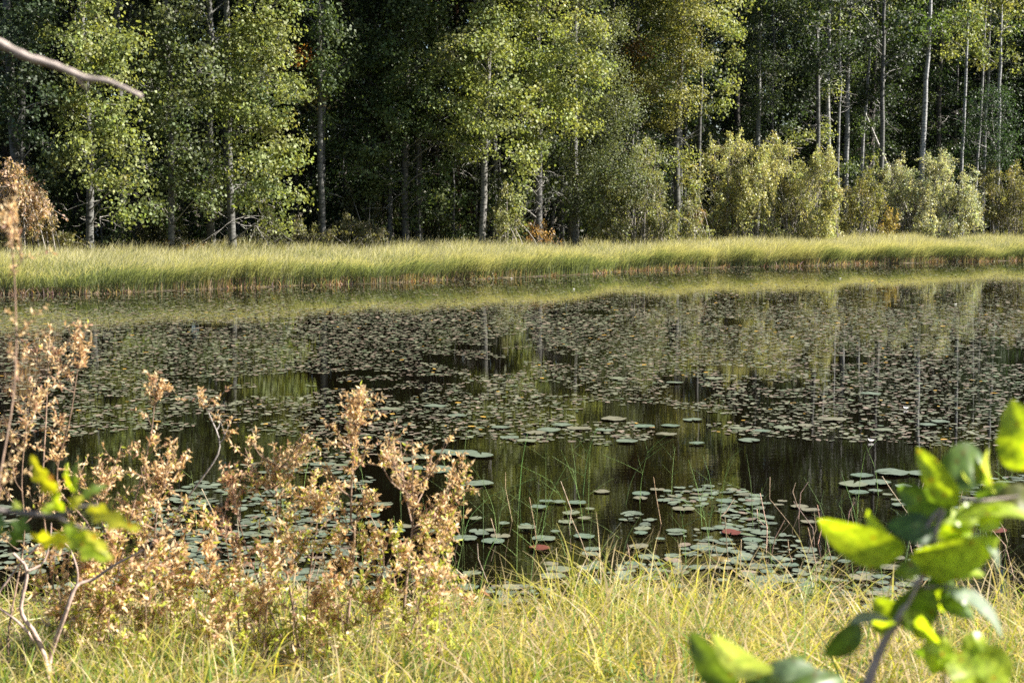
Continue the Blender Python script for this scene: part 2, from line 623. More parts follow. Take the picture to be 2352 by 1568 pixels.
front_tree('aspen_tree', 'shaded aspen cut by the left edge behind the pinkish willow', 'tree', 38, 51.0, 0.2, veil=(0, 250, 5),
           lobes=[(45, 40, 60, 50), (20, 120, 55, 50), (70, 170, 50, 50), (15, 250, 35, 50), (90, 20, 40, 40), (110, 230, 40, 50), (60, 300, 50, 35), (120, 330, 40, 40), (100, 400, 35, 30), (50, 100, 80, 80, 1.5)], color=(0.05, 0.075, 0.035), dens=1.3, bark=(0.3, 0.3, 0.28))  # shade at the left edge is put into this leaf colour
front_tree('aspen_tree', 'dark green aspen in the shade left of the pair of pale trunks', 'tree', 850, 62, 0.13, veil=(0, 500, 8),
           lobes=[(800, 60, 70, 60), (880, 110, 70, 60), (790, 180, 60, 50), (860, 230, 80, 60), (780, 290, 60, 50), (860, 330, 70, 45), (930, 190, 60, 60), (820, 390, 50, 40), (770, 120, 60, 60), (770, 360, 50, 60), (880, 400, 50, 40), (740, 440, 40, 40), (900, 20, 60, 50)], color=SHADE_G, dens=1.3, bark=(0.25, 0.25, 0.23))
front_tree('aspen_tree', 'aspen with a pale ridged trunk, left one of the close pair mid-frame', 'tree', 935, 61.5, 0.16, veil=(0, 300, 6),
           lobes=[(930, 60, 70, 60), (990, 130, 60, 55), (910, 270, 50, 40), (975, 235, 60, 45), (1000, 300, 45, 30), (960, 20, 60, 30), (1030, 390, 40, 50), (900, 160, 50, 60), (1010, 450, 35, 35), (1060, 330, 40, 40)], color=(0.09, 0.125, 0.045), dens=1.3, bark=(0.36, 0.34, 0.31), dead=[(900, 380, 9, 1.5), (930, 420, 5, 1.2)])
front_tree('aspen_tree', 'aspen with a pale ridged trunk, right one of the close pair mid-frame', 'tree', 962, 62.3, 0.17, veil=(0, 300, 6),
           lobes=[(1010, 60, 50, 50), (1040, 330, 45, 40, 0.3, SHADE_G), (1020, 210, 40, 40)], color=(0.09, 0.125, 0.045), dens=1.2, bark=(0.36, 0.34, 0.31), dead=[(1010, 360, 9, 1.8), (1030, 350, 6, 1.4)])
front_tree('aspen_tree', 'aspen on a clean pale trunk in front of the middle of the wood', 'tree', 1108, 60.0, 0.14, ext=9, veil=(0, 330, 6),
           lobes=[(1060, 165, 60, 40), (1045, 235, 40, 22, -1.5), (1120, 45, 75, 45), (1120, 130, 70, 45), (1150, 210, 70, 45), (1075, 270, 50, 35), (1140, 300, 55, 30), (1060, 330, 40, 30), (1080, 100, 60, 40), (1150, 80, 50, 40), (1040, 130, 40, 40), (1110, 335, 40, 25), (1185, 350, 45, 30), (1110, 200, 90, 90, 1.3, SHADE_G), (1210, 260, 50, 40)],
           bark=(0.62, 0.6, 0.56), lean=0.8)
front_tree('aspen_tree', 'large bright aspen filling the middle of the wood above tangled dead twigs', 'tree', 1236, 62.0, 0.17, ext=14, veil=(0, 330, 6),
           lobes=[(1250, 45, 100, 45), (1330, 70, 70, 50), (1200, 110, 60, 45), (1290, 140, 80, 45), (1375, 160, 45, 40), (1240, 200, 80, 45), (1330, 215, 75, 45), (1290, 275, 70, 35), (1345, 300, 45, 30), (1220, 290, 50, 35), (1225, 350, 45, 25), (1190, 420, 30, 40, -1.5), (1210, 390, 36, 25),
            (1280, 170, 110, 110, 1.5, SHADE_G), (1240, 330, 60, 50, 1.2, SHADE_G), (1180, 470, 20, 22, -1.5)],
           bark=(0.45, 0.44, 0.42), dead=[(1250, 430, 14, 1.1), (1230, 460, 12, 1.2), (1190, 455, 8, 1.3)], color=(0.205, 0.235, 0.08))
front_tree('birch_tree', 'birch hung with a fine curtain of dark glossy leaves right of the middle', 'tree', 1322, 64.5, 0.17, ext=9, veil=(0, 430, 9),
           lobes=[(1400, 60, 60, 50), (1390, 150, 60, 55), (1430, 240, 60, 60), (1380, 290, 55, 50), (1410, 370, 65, 55), (1340, 390, 50, 60), (1370, 460, 60, 45), (1440, 430, 60, 50), (1320, 480, 40, 35)],
           color=BIRCH, size=0.08, aspect=0.8, dens=1.9, bark=(0.6, 0.6, 0.58))
front_tree('birch_tree', 'birch with yellowing leaves, brightest crown to the right of the middle', 'tree', 1552, 69, 0.17, ext=14, veil=(0, 250, 6),
           lobes=[(1500, 40, 70, 45, 0, (0.12, 0.14, 0.04)), (1590, 35, 60, 40), (1560, 110, 80, 45, -1, (0.15, 0.15, 0.035)), (1470, 120, 55, 45, 0, (0.2, 0.12, 0.03), 1.2), (1490, 200, 65, 45, -1, (0.14, 0.14, 0.035)), (1570, 230, 55, 40, -1.4, AY), (1520, 280, 60, 30, 0, AY),
            (1600, 140, 45, 30), (1440, 190, 40, 40, 0, (0.2, 0.12, 0.03), 1.0), (1560, 360, 38, 30, -1, A), (1590, 400, 30, 40), (1480, 350, 45, 40, 0.5, BIRCH), (1520, 120, 100, 120, 1.5, SHADE_G)],
           color=AY, size=0.095, bark=(0.36, 0.36, 0.33), dead=[(1530, 330, 10, 1.8)], lean=0.4)
front_tree('aspen_tree', 'thin aspen with small separate leafy sprays just right of the brightest crown', 'tree', 1602, 70, 0.09,
           [(1670, 50, 35, 30), (1690, 75, 25, 20), (1680, 195, 35, 25), (1640, 25, 40, 25), (1650, 245, 25, 20), (1690, 130, 20, 16)], color=A, crown_n=8, dens=1.3, bark=(0.3, 0.3, 0.28))
front_tree('aspen_tree', 'grey stemmed aspen behind the yellow willow, thinly clothed with shaded leaves', 'tree', 1736, 76, 0.14, veil=(0, 300, 3),
           lobes=[(1730, 60, 60, 50), (1790, 130, 50, 50), (1760, 220, 55, 40), (1800, 300, 40, 30), (1820, 40, 50, 45), (1770, 170, 70, 60), (1700, 150, 40, 40)], color=(0.06, 0.085, 0.04), size=.1, dens=1.0, bark=(0.42, 0.43, 0.42), crown_n=10)  # darker leaf colour paints in the shade behind the willow
front_tree('aspen_tree', 'pale aspen beside the forked dead stem, above the gap between the willows', 'tree', 1896, 78, 0.15,
           [(1890, 300, 30, 30), (1850, 320, 40, 22), (1900, 200, 25, 20)], color=A, dens=0.9, bark=(0.62, 0.62, 0.6), crown_n=9, dead=[(1850, 310, 9, 1.8), (1895, 180, 6, 1.2)])
for nm, uu, rr, lb, bk in (('leafless', 1921, 0.08, 'thin forked dead stem with crooked twigs between two pale aspens', (0.5, 0.5, 0.5)),):
    front_tree('dead_tree', lb, 'tree', uu, 77.5, rr, [], crown_n=0, height=13.5, bark=bk, dead=[(1910, 90, 7, 2.0), (1930, 160, 9, 1.8), (1915, 250, 7, 1.5), (1935, 30, 6, 2)], color=A)
front_tree('aspen_tree', 'stout grey aspen immediately right of the crooked dead stem', 'tree', 1938, 80, 0.17, veil=(0, 250, 2),
           lobes=[(1950, 380, 30, 20), (1960, 120, 50, 50, 1, SHADE_G), (1900, 40, 60, 40, 1, SHADE_G)], color=SHADE_G, dens=0.8, bark=(0.45, 0.46, 0.46), crown_n=9, lean=0.3)
front_tree('aspen_tree', 'slender grey aspen leaning slightly right beyond the stout grey one', 'tree', 1972, 80, 0.10,
           [(1990, 280, 40, 35, 0, SHADE_G), (2000, 380, 35, 28), (1985, 180, 40, 50, 0.5, SHADE_G)], color=A, dens=0.9, bark=(0.5, 0.5, 0.5), crown_n=7, lean=0.8)
front_tree('aspen_tree', 'big white stemmed aspen standing alone behind the grey green willow', 'tree', 2110, 82, 0.20,
           [(2135, 45, 40, 35, 0.5), (2150, 80, 30, 28), (2060, 25, 30, 20, 1, SHADE_G)], color=(0.08, 0.12, 0.035), dens=0.9, bark=(0.72, 0.73, 0.74), crown_n=9, lean=0.25)
front_tree('aspen_tree', 'straight white trunk, first of the four behind the dark bush at right', 'tree', 2209, 85, 0.115, [], dens=0.8, bark=(0.66, 0.67, 0.68), crown_n=8, dead=[(2180, 240, 4, 1.4)])
front_tree('aspen_tree', 'thin pale trunk, second of the four behind the dark bush at right', 'tree', 2232, 88, 0.10, [], dens=0.8, bark=(0.5, 0.5, 0.5), crown_n=7, lean=0.7)
front_tree('aspen_tree', 'dim grey trunk, third of the four behind the dark bush at right', 'tree', 2256, 90, 0.13, [], dens=0.8, bark=(0.4, 0.4, 0.4), crown_n=7)
front_tree('aspen_tree', 'bright pale trunk, rightmost of the four behind the dark bush at right', 'tree', 2287, 87, 0.15, [(2320, 60, 30, 30, 1, SHADE_G)], dens=0.8, bark=(0.6, 0.61, 0.62), crown_n=8)
front_tree('rowan_sapling', 'soft dark green leafy sapling in the shade at the right edge', 'sapling', 2275, 82.5, 0.05,
           [(2280, 210, 50, 30), (2250, 250, 50, 35), (2310, 255, 50, 40), (2270, 310, 65, 40), (2320, 330, 40, 40), (2225, 320, 30, 40), (2290, 370, 60, 30)], color=(0.035, 0.065, 0.03), crown_n=0, height=6.3, size=0.09, dens=1.5, bark=(0.2, 0.2, 0.2))
front_tree('pine_tree', 'pine with a reddish brown trunk showing between dark leaves near the top middle', 'tree', 1048, 70, 0.2,
           [(1010, 5, 40, 25, 1, SHADE_G)], dens=0.8, bark=(0.55, 0.22, 0.12), crown_n=8, crown=13, color=(0.04, 0.07, 0.03))
front_tree('pine_tree', 'dull red pine trunk right of the brighter red one near the top', 'tree', 1082, 72, 0.18, [], dens=0.8, bark=(0.34, 0.17, 0.11), crown_n=8, crown=13, color=(0.04, 0.07, 0.03))

# leaning dead pole among the willows
wood = MB()
q0, q1 = at(2045, 395, 80), at(1985, 255, 80)
tube(wood, curve([q0 + (q0 - q1) * 0.9, q0, q1], 8), np.linspace(0.09, 0.05, 8), 6, (0.55, 0.52, 0.5))
o = wood.build('leaning_pole', M['bark'], None, q0, True)
tag(o, 'bare dead pole leaning left behind the gap in the willows', 'dead tree')

# generic wood behind
protos = []
for k in range(6):
    wood, leaf = MB(), MB()
    hgt = 19 + 4 * RNG.random()
    cz = (2.0, 4.5, 3.0, 8.0, 6.0, 1.5)[k]
    pts = trunk_mesh(wood, np.zeros(3), np.array([0, 0, hgt]), 0.11 + 0.05 * RNG.random(), col=(0.4, 0.4, 0.38))
    n = 26
    for q in range(n):
        f = (q + RNG.random()) / n
        z = cz + (hgt - cz) * f
        a = RNG.random() * 6.283
        rr = 2.3 * (1 - 0.5 * f) * (0.6 + 0.4 * min(1, f * 4))
        tpt = np.array([np.interp(z - 0.7, pts[:, 2], pts[:, w_]) for w_ in range(3)])
        c = tpt + np.array([math.cos(a) * rr * 0.7, math.sin(a) * rr * 0.7, 0.7])
        lobe(leaf, wood, tpt, c, np.array([1, 1, 0.75]) * rr * 0.5, ((0.026, 0.042, 0.018), (0.034, 0.052, 0.022), (0.038, 0.05, 0.022))[k % 3], 0.14, 0.95, 1.7)  # leaf colours lowered to imitate the shade of the back rows
    dead_twigs(wood, np.array([0, 0, max(cz - 1, 1.5)]), 6, 1.3, (0.28, 0.26, 0.25))
    root = empty('forest_tree', (0, 0, 0))
    wood.build('trunk', M['bark'], root, smooth=True)
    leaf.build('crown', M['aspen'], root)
    protos.append(root)
for k in range(2):  # spruces put in so their dark needle colour stands in for shade
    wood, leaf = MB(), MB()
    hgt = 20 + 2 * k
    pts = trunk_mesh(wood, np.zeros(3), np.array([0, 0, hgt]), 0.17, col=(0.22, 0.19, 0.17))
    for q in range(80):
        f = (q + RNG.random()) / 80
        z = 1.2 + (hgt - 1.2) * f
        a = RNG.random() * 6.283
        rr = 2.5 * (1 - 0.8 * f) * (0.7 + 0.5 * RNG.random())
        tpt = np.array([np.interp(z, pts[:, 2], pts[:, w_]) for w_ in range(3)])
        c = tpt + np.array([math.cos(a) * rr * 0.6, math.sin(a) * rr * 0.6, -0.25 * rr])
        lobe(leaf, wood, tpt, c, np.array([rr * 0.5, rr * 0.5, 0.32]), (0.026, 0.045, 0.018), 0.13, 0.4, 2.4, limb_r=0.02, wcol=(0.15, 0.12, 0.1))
    root = empty('shade_spruce', (0, 0, 0))
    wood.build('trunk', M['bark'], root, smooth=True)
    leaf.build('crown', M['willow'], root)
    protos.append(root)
used = [False] * 8
SECT = ((-1e9, 'cut off by the left edge'), (60, 'behind the two bright crowns at left'), (720, 'behind the dark gap left of the middle'), (1020, 'behind the bright middle crowns'), (1440, 'behind the yellowing birch'),
        (1640, 'behind the yellow green willows'), (1920, 'behind the grey green willow'), (2240, 'at the far right'))
LBL = 'shaded leafy tree standing deep in the dark wood behind the front row'
LBL2 = 'shaded tree in the dark wood behind the far left end of the grass bank'
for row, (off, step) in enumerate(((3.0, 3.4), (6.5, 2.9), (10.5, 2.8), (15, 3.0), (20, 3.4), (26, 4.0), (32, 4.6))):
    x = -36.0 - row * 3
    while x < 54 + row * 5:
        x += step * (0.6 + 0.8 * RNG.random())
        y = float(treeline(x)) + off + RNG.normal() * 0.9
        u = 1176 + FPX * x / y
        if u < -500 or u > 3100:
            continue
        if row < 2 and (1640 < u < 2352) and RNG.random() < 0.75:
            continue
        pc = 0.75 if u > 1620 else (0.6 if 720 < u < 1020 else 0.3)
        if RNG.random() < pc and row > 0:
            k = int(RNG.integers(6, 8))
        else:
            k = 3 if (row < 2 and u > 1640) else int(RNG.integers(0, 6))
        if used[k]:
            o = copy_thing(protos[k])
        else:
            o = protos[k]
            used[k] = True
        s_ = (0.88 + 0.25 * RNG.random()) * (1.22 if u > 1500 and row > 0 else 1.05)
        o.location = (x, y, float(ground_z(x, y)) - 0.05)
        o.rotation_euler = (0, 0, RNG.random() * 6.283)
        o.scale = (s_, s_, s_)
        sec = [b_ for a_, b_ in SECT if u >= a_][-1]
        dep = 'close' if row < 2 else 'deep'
        kd = 'shade-toned spruce' if k > 5 else 'shaded leafy tree'
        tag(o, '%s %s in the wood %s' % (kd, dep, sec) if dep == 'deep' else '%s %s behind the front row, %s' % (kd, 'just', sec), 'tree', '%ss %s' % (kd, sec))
for k in range(8):
    if not used[k]:
        o = protos[k]
        o.location = (-10 + 5 * k, 95, 0.3)
        tag(o, LBL, 'tree', 'trees of the dark wood behind the front row')

# far wood that reads as one mass
leaf = MB()
n = 150000
x = RNG.uniform(-75, 125, n)
y = np.interp(x, TX, TY) + 36 + RNG.random(n) * 8
z = RNG.random(n) * 32
leaf_quads(leaf, np.c_[x, y, z], 0.6, 0.9, (0.02, 0.035, 0.012), amt=0.3)  # colour darkened to imitate deep shade between the trunks
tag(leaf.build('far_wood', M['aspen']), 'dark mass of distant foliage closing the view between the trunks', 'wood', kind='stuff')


leaf = MB()
n = 90000
x = RNG.uniform(-60, 90, n)
off = 4 + RNG.random(n) * 26
y = treeline(x) + off
hh = 0.5 + 3.2 * noise2(x, y, 2.2, 77) * np.clip(off / 9, 0.3, 1)
keep = RNG.random(n) < 0.25 + noise2(x, y, 1.6, 78)
x, y, hh = x[keep], y[keep], hh[keep]
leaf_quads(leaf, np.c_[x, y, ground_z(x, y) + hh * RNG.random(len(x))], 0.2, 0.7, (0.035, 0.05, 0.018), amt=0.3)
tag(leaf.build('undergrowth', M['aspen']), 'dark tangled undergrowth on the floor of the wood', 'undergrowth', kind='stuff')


# ------------------------------------------------------------------ willows and bushes of the far bank
def bush(name, label, cat, u, D, lobes, color, size=0.12, aspect=0.5, dens=3.0, stems=9, wcol=(0.3, 0.27, 0.24), group=None, spread=0.6, mat='willow'):
    base = at(u, 560, D)
    base[2] = float(ground_z(base[0], D)) - 0.05
    wood, leaf = MB(), MB()
    cs = []
    small = []
    for (lu, lv, ru, rv, *o) in lobes:
        if rv > 19 and len(o) < 2:
            small.append((lu, lv + rv * 0.25, ru * 0.7, rv * 0.6, *o))
            for _ in range(7):
                a_ = RNG.random() * 6.283
                small.append((lu + math.cos(a_) * ru * RNG.uniform(0.5, 1.0), lv + math.sin(a_) * rv * RNG.uniform(0.4, 0.95), ru * RNG.uniform(0.14, 0.34), rv * RNG.uniform(0.3, 0.8), *o))
        else:
            small.append((lu, lv, ru, rv, *o))
    for (lu, lv, ru, rv, *o) in small:
        dd = o[0] if o else RNG.uniform(-1.2, 0.9)
        cc = o[1] if len(o) > 1 else np.asarray(color) * RNG.uniform(0.85, 1.15)
        c = at(lu, lv, D + dd)
        k = px_m(D + dd)
        r = np.array([ru * k, max(0.35, ru * 0.8 * k), rv * k])
        b0 = base + np.array([RNG.normal() * spread + (c[0] - base[0]) * 0.45, RNG.normal() * 0.4, 0])
        b0[2] = float(ground_z(b0[0], b0[1]))
        tube(wood, curve([b0, b0 + (c - b0) * np.array([0.35, 0.4, 0.55]), c + np.array([0, 0, r[2] * 0.6])], 8), np.linspace(0.028, 0.007, 8), 4, wcol)
        n = int(math.pi * r[0] * r[2] / (size * size * 0.5) * dens)
        nt_ = max(6, n // 22)
        # upright sprays: each a thin twig with leaves all the way up it
        uu = rand_unit(nt_) * (RNG.random((nt_, 1)) ** 0.45)
        tips = c + uu * r
        out_ = unit(uu * np.array([0.5, 0.5, 0.2]) + np.array([0, 0, 0.7]) + RNG.normal(size=(nt_, 3)) * 0.38)
        ln = 0.35 + 0.8 * RNG.random((nt_, 1)) ** 1.5
        for t0, d0, l0 in list(zip(tips, out_, ln))[:20]:
            tube(wood, [t0 - d0 * l0, t0], [0.007, 0.003], 3, wcol)
        tt = RNG.random((nt_, 22, 1))
        p = (tips[:, None] - out_[:, None] * ln[:, None] * tt + RNG.normal(size=(nt_, 22, 3)) * 0.065).reshape(-1, 3)
        col = np.repeat(jit(cc, nt_, 0.13), 22, 0)
        col = np.clip(col * (1 + RNG.normal(size=(len(p), 1)) * 0.15), 0.004, 0.9)
        leaf_quads(leaf, p, size, aspect, col, up=0.2, axis=np.repeat(out_, 22, 0) * 0.8, nb=unit(p - c) * 0.7)
    root = empty(name, base)
    wood.build('stem', M['twig'], root, base, True)
    leaf.build('foliage', M[mat], root, base)
    return tag(root, label, cat, group)


WY = (0.33, 0.335, 0.165)
WG = (0.33, 0.345, 0.23)
bush('willow_bush', 'tall yellow green willow at the left of the sunny willow row', 'bush', 1700, 71.5,
     [(1700, 325, 45, 30), (1650, 360, 40, 35), (1740, 370, 55, 40), (1680, 410, 60, 45), (1640, 470, 50, 45), (1700, 490, 60, 40), (1740, 440, 60, 50), (1650, 530, 60, 22)], WY)
bush('willow_bush', 'tallest yellow green willow, round topped with a peak, middle of the sunny row', 'bush', 1810, 72.5,
     [(1790, 330, 35, 28), (1830, 370, 55, 35), (1885, 355, 30, 28), (1780, 400, 60, 45), (1860, 420, 50, 45), (1810, 460, 70, 50), (1880, 480, 45, 45), (1790, 520, 70, 25), (1870, 530, 50, 20), (1895, 400, 25, 40, -1.5), (1900, 450, 25, 40, -1.5), (1895, 500, 30, 40, -1.5)], WY)
bush('willow_bush', 'small willow with reddish tinged leaves between the tall yellow one and the grey one', 'bush', 1970, 76,
     [(1950, 430, 40, 28), (1990, 470, 45, 35), (1940, 490, 40, 35), (2040, 500, 35, 30, -1, (0.25, 0.2, 0.07)), (1970, 530, 70, 22), (2000, 420, 25, 25)], (0.2, 0.2, 0.075))
bush('willow_bush', 'broad grey green willow beneath the big white trunk', 'bush', 2110, 79,
     [(2080, 385, 40, 28), (2170, 380, 40, 30), (2050, 430, 50, 35), (2130, 420, 60, 40), (2190, 440, 55, 40), (2090, 480, 60, 40), (2180, 500, 70, 35), (2230, 470, 35, 40), (2110, 420, 30, 35, -1.5), (2120, 500, 40, 40, -1.5), (2150, 365, 30, 22), (2050, 400, 28, 30), (2220, 420, 30, 30), (2080, 525, 60, 22), (2190, 530, 50, 18)], WG)
bush('willow_bush', 'loose willow cut by the right edge at the end of the row', 'bush', 2310, 81,
     [(2270, 395, 28, 24), (2300, 420, 35, 35), (2340, 400, 30, 30), (2270, 470, 35, 40), (2320, 490, 50, 45), (2360, 450, 30, 40), (2380, 510, 50, 35), (2300, 535, 60, 15)], (0.19, 0.19, 0.08))
bush('willow_bush', 'slender pale willow rising in front of the curtain leaved birch', 'bush', 1480, 63.5,
     [(1485, 345, 25, 28), (1500, 390, 28, 30), (1440, 440, 35, 30), (1490, 450, 40, 35), (1410, 500, 45, 30), (1470, 510, 55, 30), (1520, 490, 40, 40), (1400, 530, 50, 20), (1390, 420, 20, 25)], (0.19, 0.2, 0.09))
bush('willow_bush', 'low brown tinged willow tucked between the slender one and the tall yellow one', 'bush', 1590, 66.5,
     [(1570, 500, 40, 30), (1600, 490, 25, 25, 0, (0.24, 0.16, 0.09)), (1550, 530, 40, 22), (1610, 535, 30, 18), (1590, 450, 20, 20)], (0.17, 0.18, 0.08))
bush('willow_bush', 'dull olive willow low in the shade under the orange tinted aspen', 'bush', 715, 58,
     [(690, 525, 35, 28), (735, 540, 40, 25), (700, 560, 50, 18), (760, 570, 30, 14), (670, 550, 25, 18)], (0.16, 0.16, 0.08))
bush('willow_bush', 'dull olive willow with a pointed top beneath the dark aspens left of middle', 'bush', 820, 59.5,
     [(820, 510, 40, 25), (850, 535, 35, 25), (790, 540, 40, 25), (890, 555, 28, 16), (840, 565, 50, 14), (800, 450, 30, 35, 1.5, (0.08, 0.09, 0.04)), (850, 470, 30, 30, 1.5, (0.08, 0.09, 0.04))], (0.16, 0.16, 0.08))
bush('willow_bush', 'large pinkish brown willow standing at the left edge', 'bush', 45, 49.5,
     [(20, 390, 35, 28), (60, 410, 30, 35), (20, 450, 55, 40), (85, 465, 35, 40), (40, 500, 70, 40, 0, (0.27, 0.2, 0.11)), (100, 520, 32, 35, 0, (0.25, 0.2, 0.09)), (30, 555, 80, 35, 0, (0.22, 0.2, 0.08)), (80, 570, 45, 25, 0, (0.22, 0.2, 0.08)), (-40, 480, 50, 80)], (0.40, 0.29, 0.20), dens=3.6)
bush('willow_bush', 'tiny willow in the shade right of the pinkish one', 'bush', 150, 50.5,
     [(150, 550, 22, 22), (135, 575, 25, 15), (180, 570, 20, 16)], (0.2, 0.19, 0.08), stems=4)
bush('willow_sapling', 'small pale sapling with upright leaves between two pale trunks in the middle', 'sapling', 1165, 60,
     [(1165, 430, 14, 18), (1160, 480, 18, 20), (1185, 500, 18, 18), (1150, 525, 20, 18), (1180, 535, 18, 14)], (0.2, 0.21, 0.09), aspect=0.5)
bush('brown_bush', 'small rust brown bush at the back of the grass in the middle', 'bush', 1235, 61.5,
     [(1230, 515, 32, 18), (1250, 530, 34, 16), (1215, 540, 25, 12)], (0.28, 0.17, 0.07))
for q, (u_, v_, lb) in enumerate(((440, 560, 'low brown heath bush at the back of the grass, left of the bright tall aspen'), (385, 562, 'low rusty heath bush at the back of the grass under the slim patchy aspen'),
                                  (265, 568, 'low heath bush at the back of the grass under the leftmost bright crown'))):
    bush('heath_bush', lb, 'bush', u_, 54, [(u_, v_, 22, 10), (u_ + 22, v_ + 6, 20, 8), (u_ - 20, v_ + 6, 18, 8)], (0.2, 0.14, 0.06), size=0.09)
for q, (u_, v_, D_, lb) in enumerate(((1000, 500, 64, 'shaded undergrowth bush right of the close pair of trunks'), (850, 430, 63, 'tall shaded undergrowth bush behind the pointed olive willow'),
                                      (380, 500, 57, 'shaded undergrowth bush behind the slim patchy aspen'), (610, 520, 58, 'shaded undergrowth bush behind the tall bright aspen at left'))):
    bush('undergrowth_bush', lb, 'bush', u_, D_, [(u_, v_, 35, 35), (u_ + 30, v_ + 35, 35, 25), (u_ - 25, v_ + 30, 35, 25)], (0.09, 0.1, 0.045))


for q in range(16):
    u_ = 60 + q * 100 + RNG.uniform(-35, 35)
    D_ = float(np.interp(u_, [0, 500, 1176, 1800], [51, 55.5, 62.5, 72])) + RNG.uniform(1.5, 6)
    v_ = RNG.uniform(400, 490)
    front_tree('understorey_sapling', 'dim leafy sapling under the trees ' + [b_ for a_, b_ in SECT if u_ >= a_][-1].replace('behind', 'below'), 'sapling', u_, D_, 0.035,
               [(u_ + RNG.normal() * 25, v_ + 35 * w_ - 30, RNG.uniform(25, 50), RNG.uniform(20, 38), RNG.uniform(-0.8, 0.8)) for w_ in range(4)], color=(0.07, 0.10, 0.035), crown_n=0, height=5.5, size=0.11, dens=1.0, bark=(0.3, 0.3, 0.3),
               group='dim saplings under the trees')


# ------------------------------------------------------------------ grass
def blades(mb, root, h, lean, width, cols, nseg=4, droop=1.0):
    """root Nx3, h N, lean Nx2 (tip offset as a share of height), cols list of nseg colour arrays"""
    n = len(root)
    tt = np.linspace(0, 1, nseg + 1)
    ang = RNG.random(n) * np.pi
    side = np.c_[np.cos(ang), np.sin(ang) * 0.5, np.zeros(n)]
    rows = []
    for i_, q in enumerate(tt):
        s_ = q ** 1.9
        zz = h * (q - 0.28 * droop * q ** 3 * np.minimum(1.5, np.linalg.norm(lean, axis=1)))
        c = root + np.c_[lean * (h * s_)[:, None], zz]
        w = width * (1 - q ** 2 * 0.85) * 0.5
        rows += [c - side * w[:, None], c + side * w[:, None]]
    v = np.stack(rows, 1)
    m_ = 2 * (nseg + 1)
    base = (np.arange(n) * m_)[:, None, None]
    q = np.array([[2 * i, 2 * i + 1, 2 * i + 3, 2 * i + 2] for i in range(nseg)])[None]
    c = np.stack(cols, 1).reshape(-1, 3)
    mb.add(v.reshape(-1, 3), (base + q).reshape(-1, 4), c)


mb = MB()
n = 150000
x = RNG.uniform(-26, 42, n)
f = RNG.random(n) ** 1.5
y0 = shore(x)
y1 = treeline(x) + 1.5
y = y0 + (y1 - y0) * f
tuft = noise2(x, y, 0.9, 21) * 0.6 + noise2(x, y, 0.3, 22) * 0.4
keep = tuft > 0.2 + 0.12 * RNG.random(n) - 0.12 * np.exp(-(y - y0) / 0.5) + 0.14 * (noise2(x, y, 2.7, 29) > 0.72)
x, y, f, tuft, y0 = x[keep], y[keep], f[keep], tuft[keep], y0[keep]
n = len(x)
big = noise2(x, y, 4.0, 23)
z = ground_z(x, y)
edge = np.exp(-(y - y0) / 0.8)
h = (0.42 + 0.5 * noise2(x, y, 1.9, 28) + 0.55 * tuft + 0.2 * big + 0.28 * (RNG.random(n) - 0.5)) * (1 - 0.05 * edge)
lean = np.c_[0.35 + 0.5 * (noise2(x, y, 1.4, 24) - 0.4) + 0.33 * RNG.normal(size=n), -0.45 * edge + 0.25 * RNG.normal(size=n)]
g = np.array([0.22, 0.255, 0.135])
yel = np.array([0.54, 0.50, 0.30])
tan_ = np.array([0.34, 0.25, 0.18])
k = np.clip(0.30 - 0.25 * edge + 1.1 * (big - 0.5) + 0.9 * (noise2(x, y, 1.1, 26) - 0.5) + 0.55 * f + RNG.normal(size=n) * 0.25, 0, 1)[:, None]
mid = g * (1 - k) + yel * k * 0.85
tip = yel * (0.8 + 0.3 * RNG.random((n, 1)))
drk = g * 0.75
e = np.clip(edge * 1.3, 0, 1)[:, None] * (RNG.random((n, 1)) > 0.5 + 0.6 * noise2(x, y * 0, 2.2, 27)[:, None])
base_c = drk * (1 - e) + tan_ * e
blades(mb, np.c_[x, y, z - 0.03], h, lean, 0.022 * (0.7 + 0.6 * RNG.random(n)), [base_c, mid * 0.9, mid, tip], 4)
# matted tan stubs along the water
n = 12000
x = RNG.uniform(-26, 42, n)
y = shore(x) + RNG.normal(size=n) * 0.15
kk = noise2(x, x * 0, 0.7, 31) * 0.5 + noise2(x, x * 0, 3.0, 32) * 0.5 > 0.28 + 0.35 * RNG.random(n)
x, y = x[kk], y[kk]
n = len(x)
c = jit((0.27, 0.20, 0.15), n, 0.45)
blades(mb, np.c_[x, y, np.full(n, -0.03)], 0.06 + 0.26 * RNG.random(n) ** 1.5, np.c_[RNG.normal(size=n) * 0.5, -0.3 + RNG.normal(size=n) * 0.4], 0.025 + 0.01 * RNG.random(n), [c, c, c * 1.1], 3)
tag(mb.build('sedge_bank', M['sedge']), 'tall wind combed sedge along the far shore, green below and straw yellow on top', 'sedge', kind='stuff')

# near grass
mb = MB()
n = 25000
x = RNG.uniform(-3.6, 3.9, n)
y = RNG.uniform(4.6, 8.5, n)
e = near_edge(x) - y
tuf = noise2(x, y, 0.28, 41) * 0.55 + noise2(x, y, 0.8, 44) * 0.45
keep = (e > -0.55 * RNG.random(n) ** 3) & (tuf > 0.36 + 0.22 * RNG.random(n)) & (RNG.random(n) < 0.08 + np.clip(e, 0, 2) * 0.6)
x, y, e = x[keep], y[keep], e[keep]
n = len(x)
right = np.clip((x + 0.7) / 1.2, 0, 1)
z = np.maximum(ground_z(x, y), -0.05) - 0.02
h = (0.17 + 0.20 * right) * (0.4 + 1.1 * RNG.random(n) ** 1.3) + 0.22 * (noise2(x, y, 0.5, 43) - 0.3)
h = np.clip(h, 0.1, 0.8)
sgn = RNG.normal(size=(n, 2)) * (0.45 + 0.25 * right)[:, None]
sgn[:, 0] += 0.25 * right
yg = np.array([0.40, 0.39, 0.08])
gr = np.array([0.16, 0.25, 0.055])
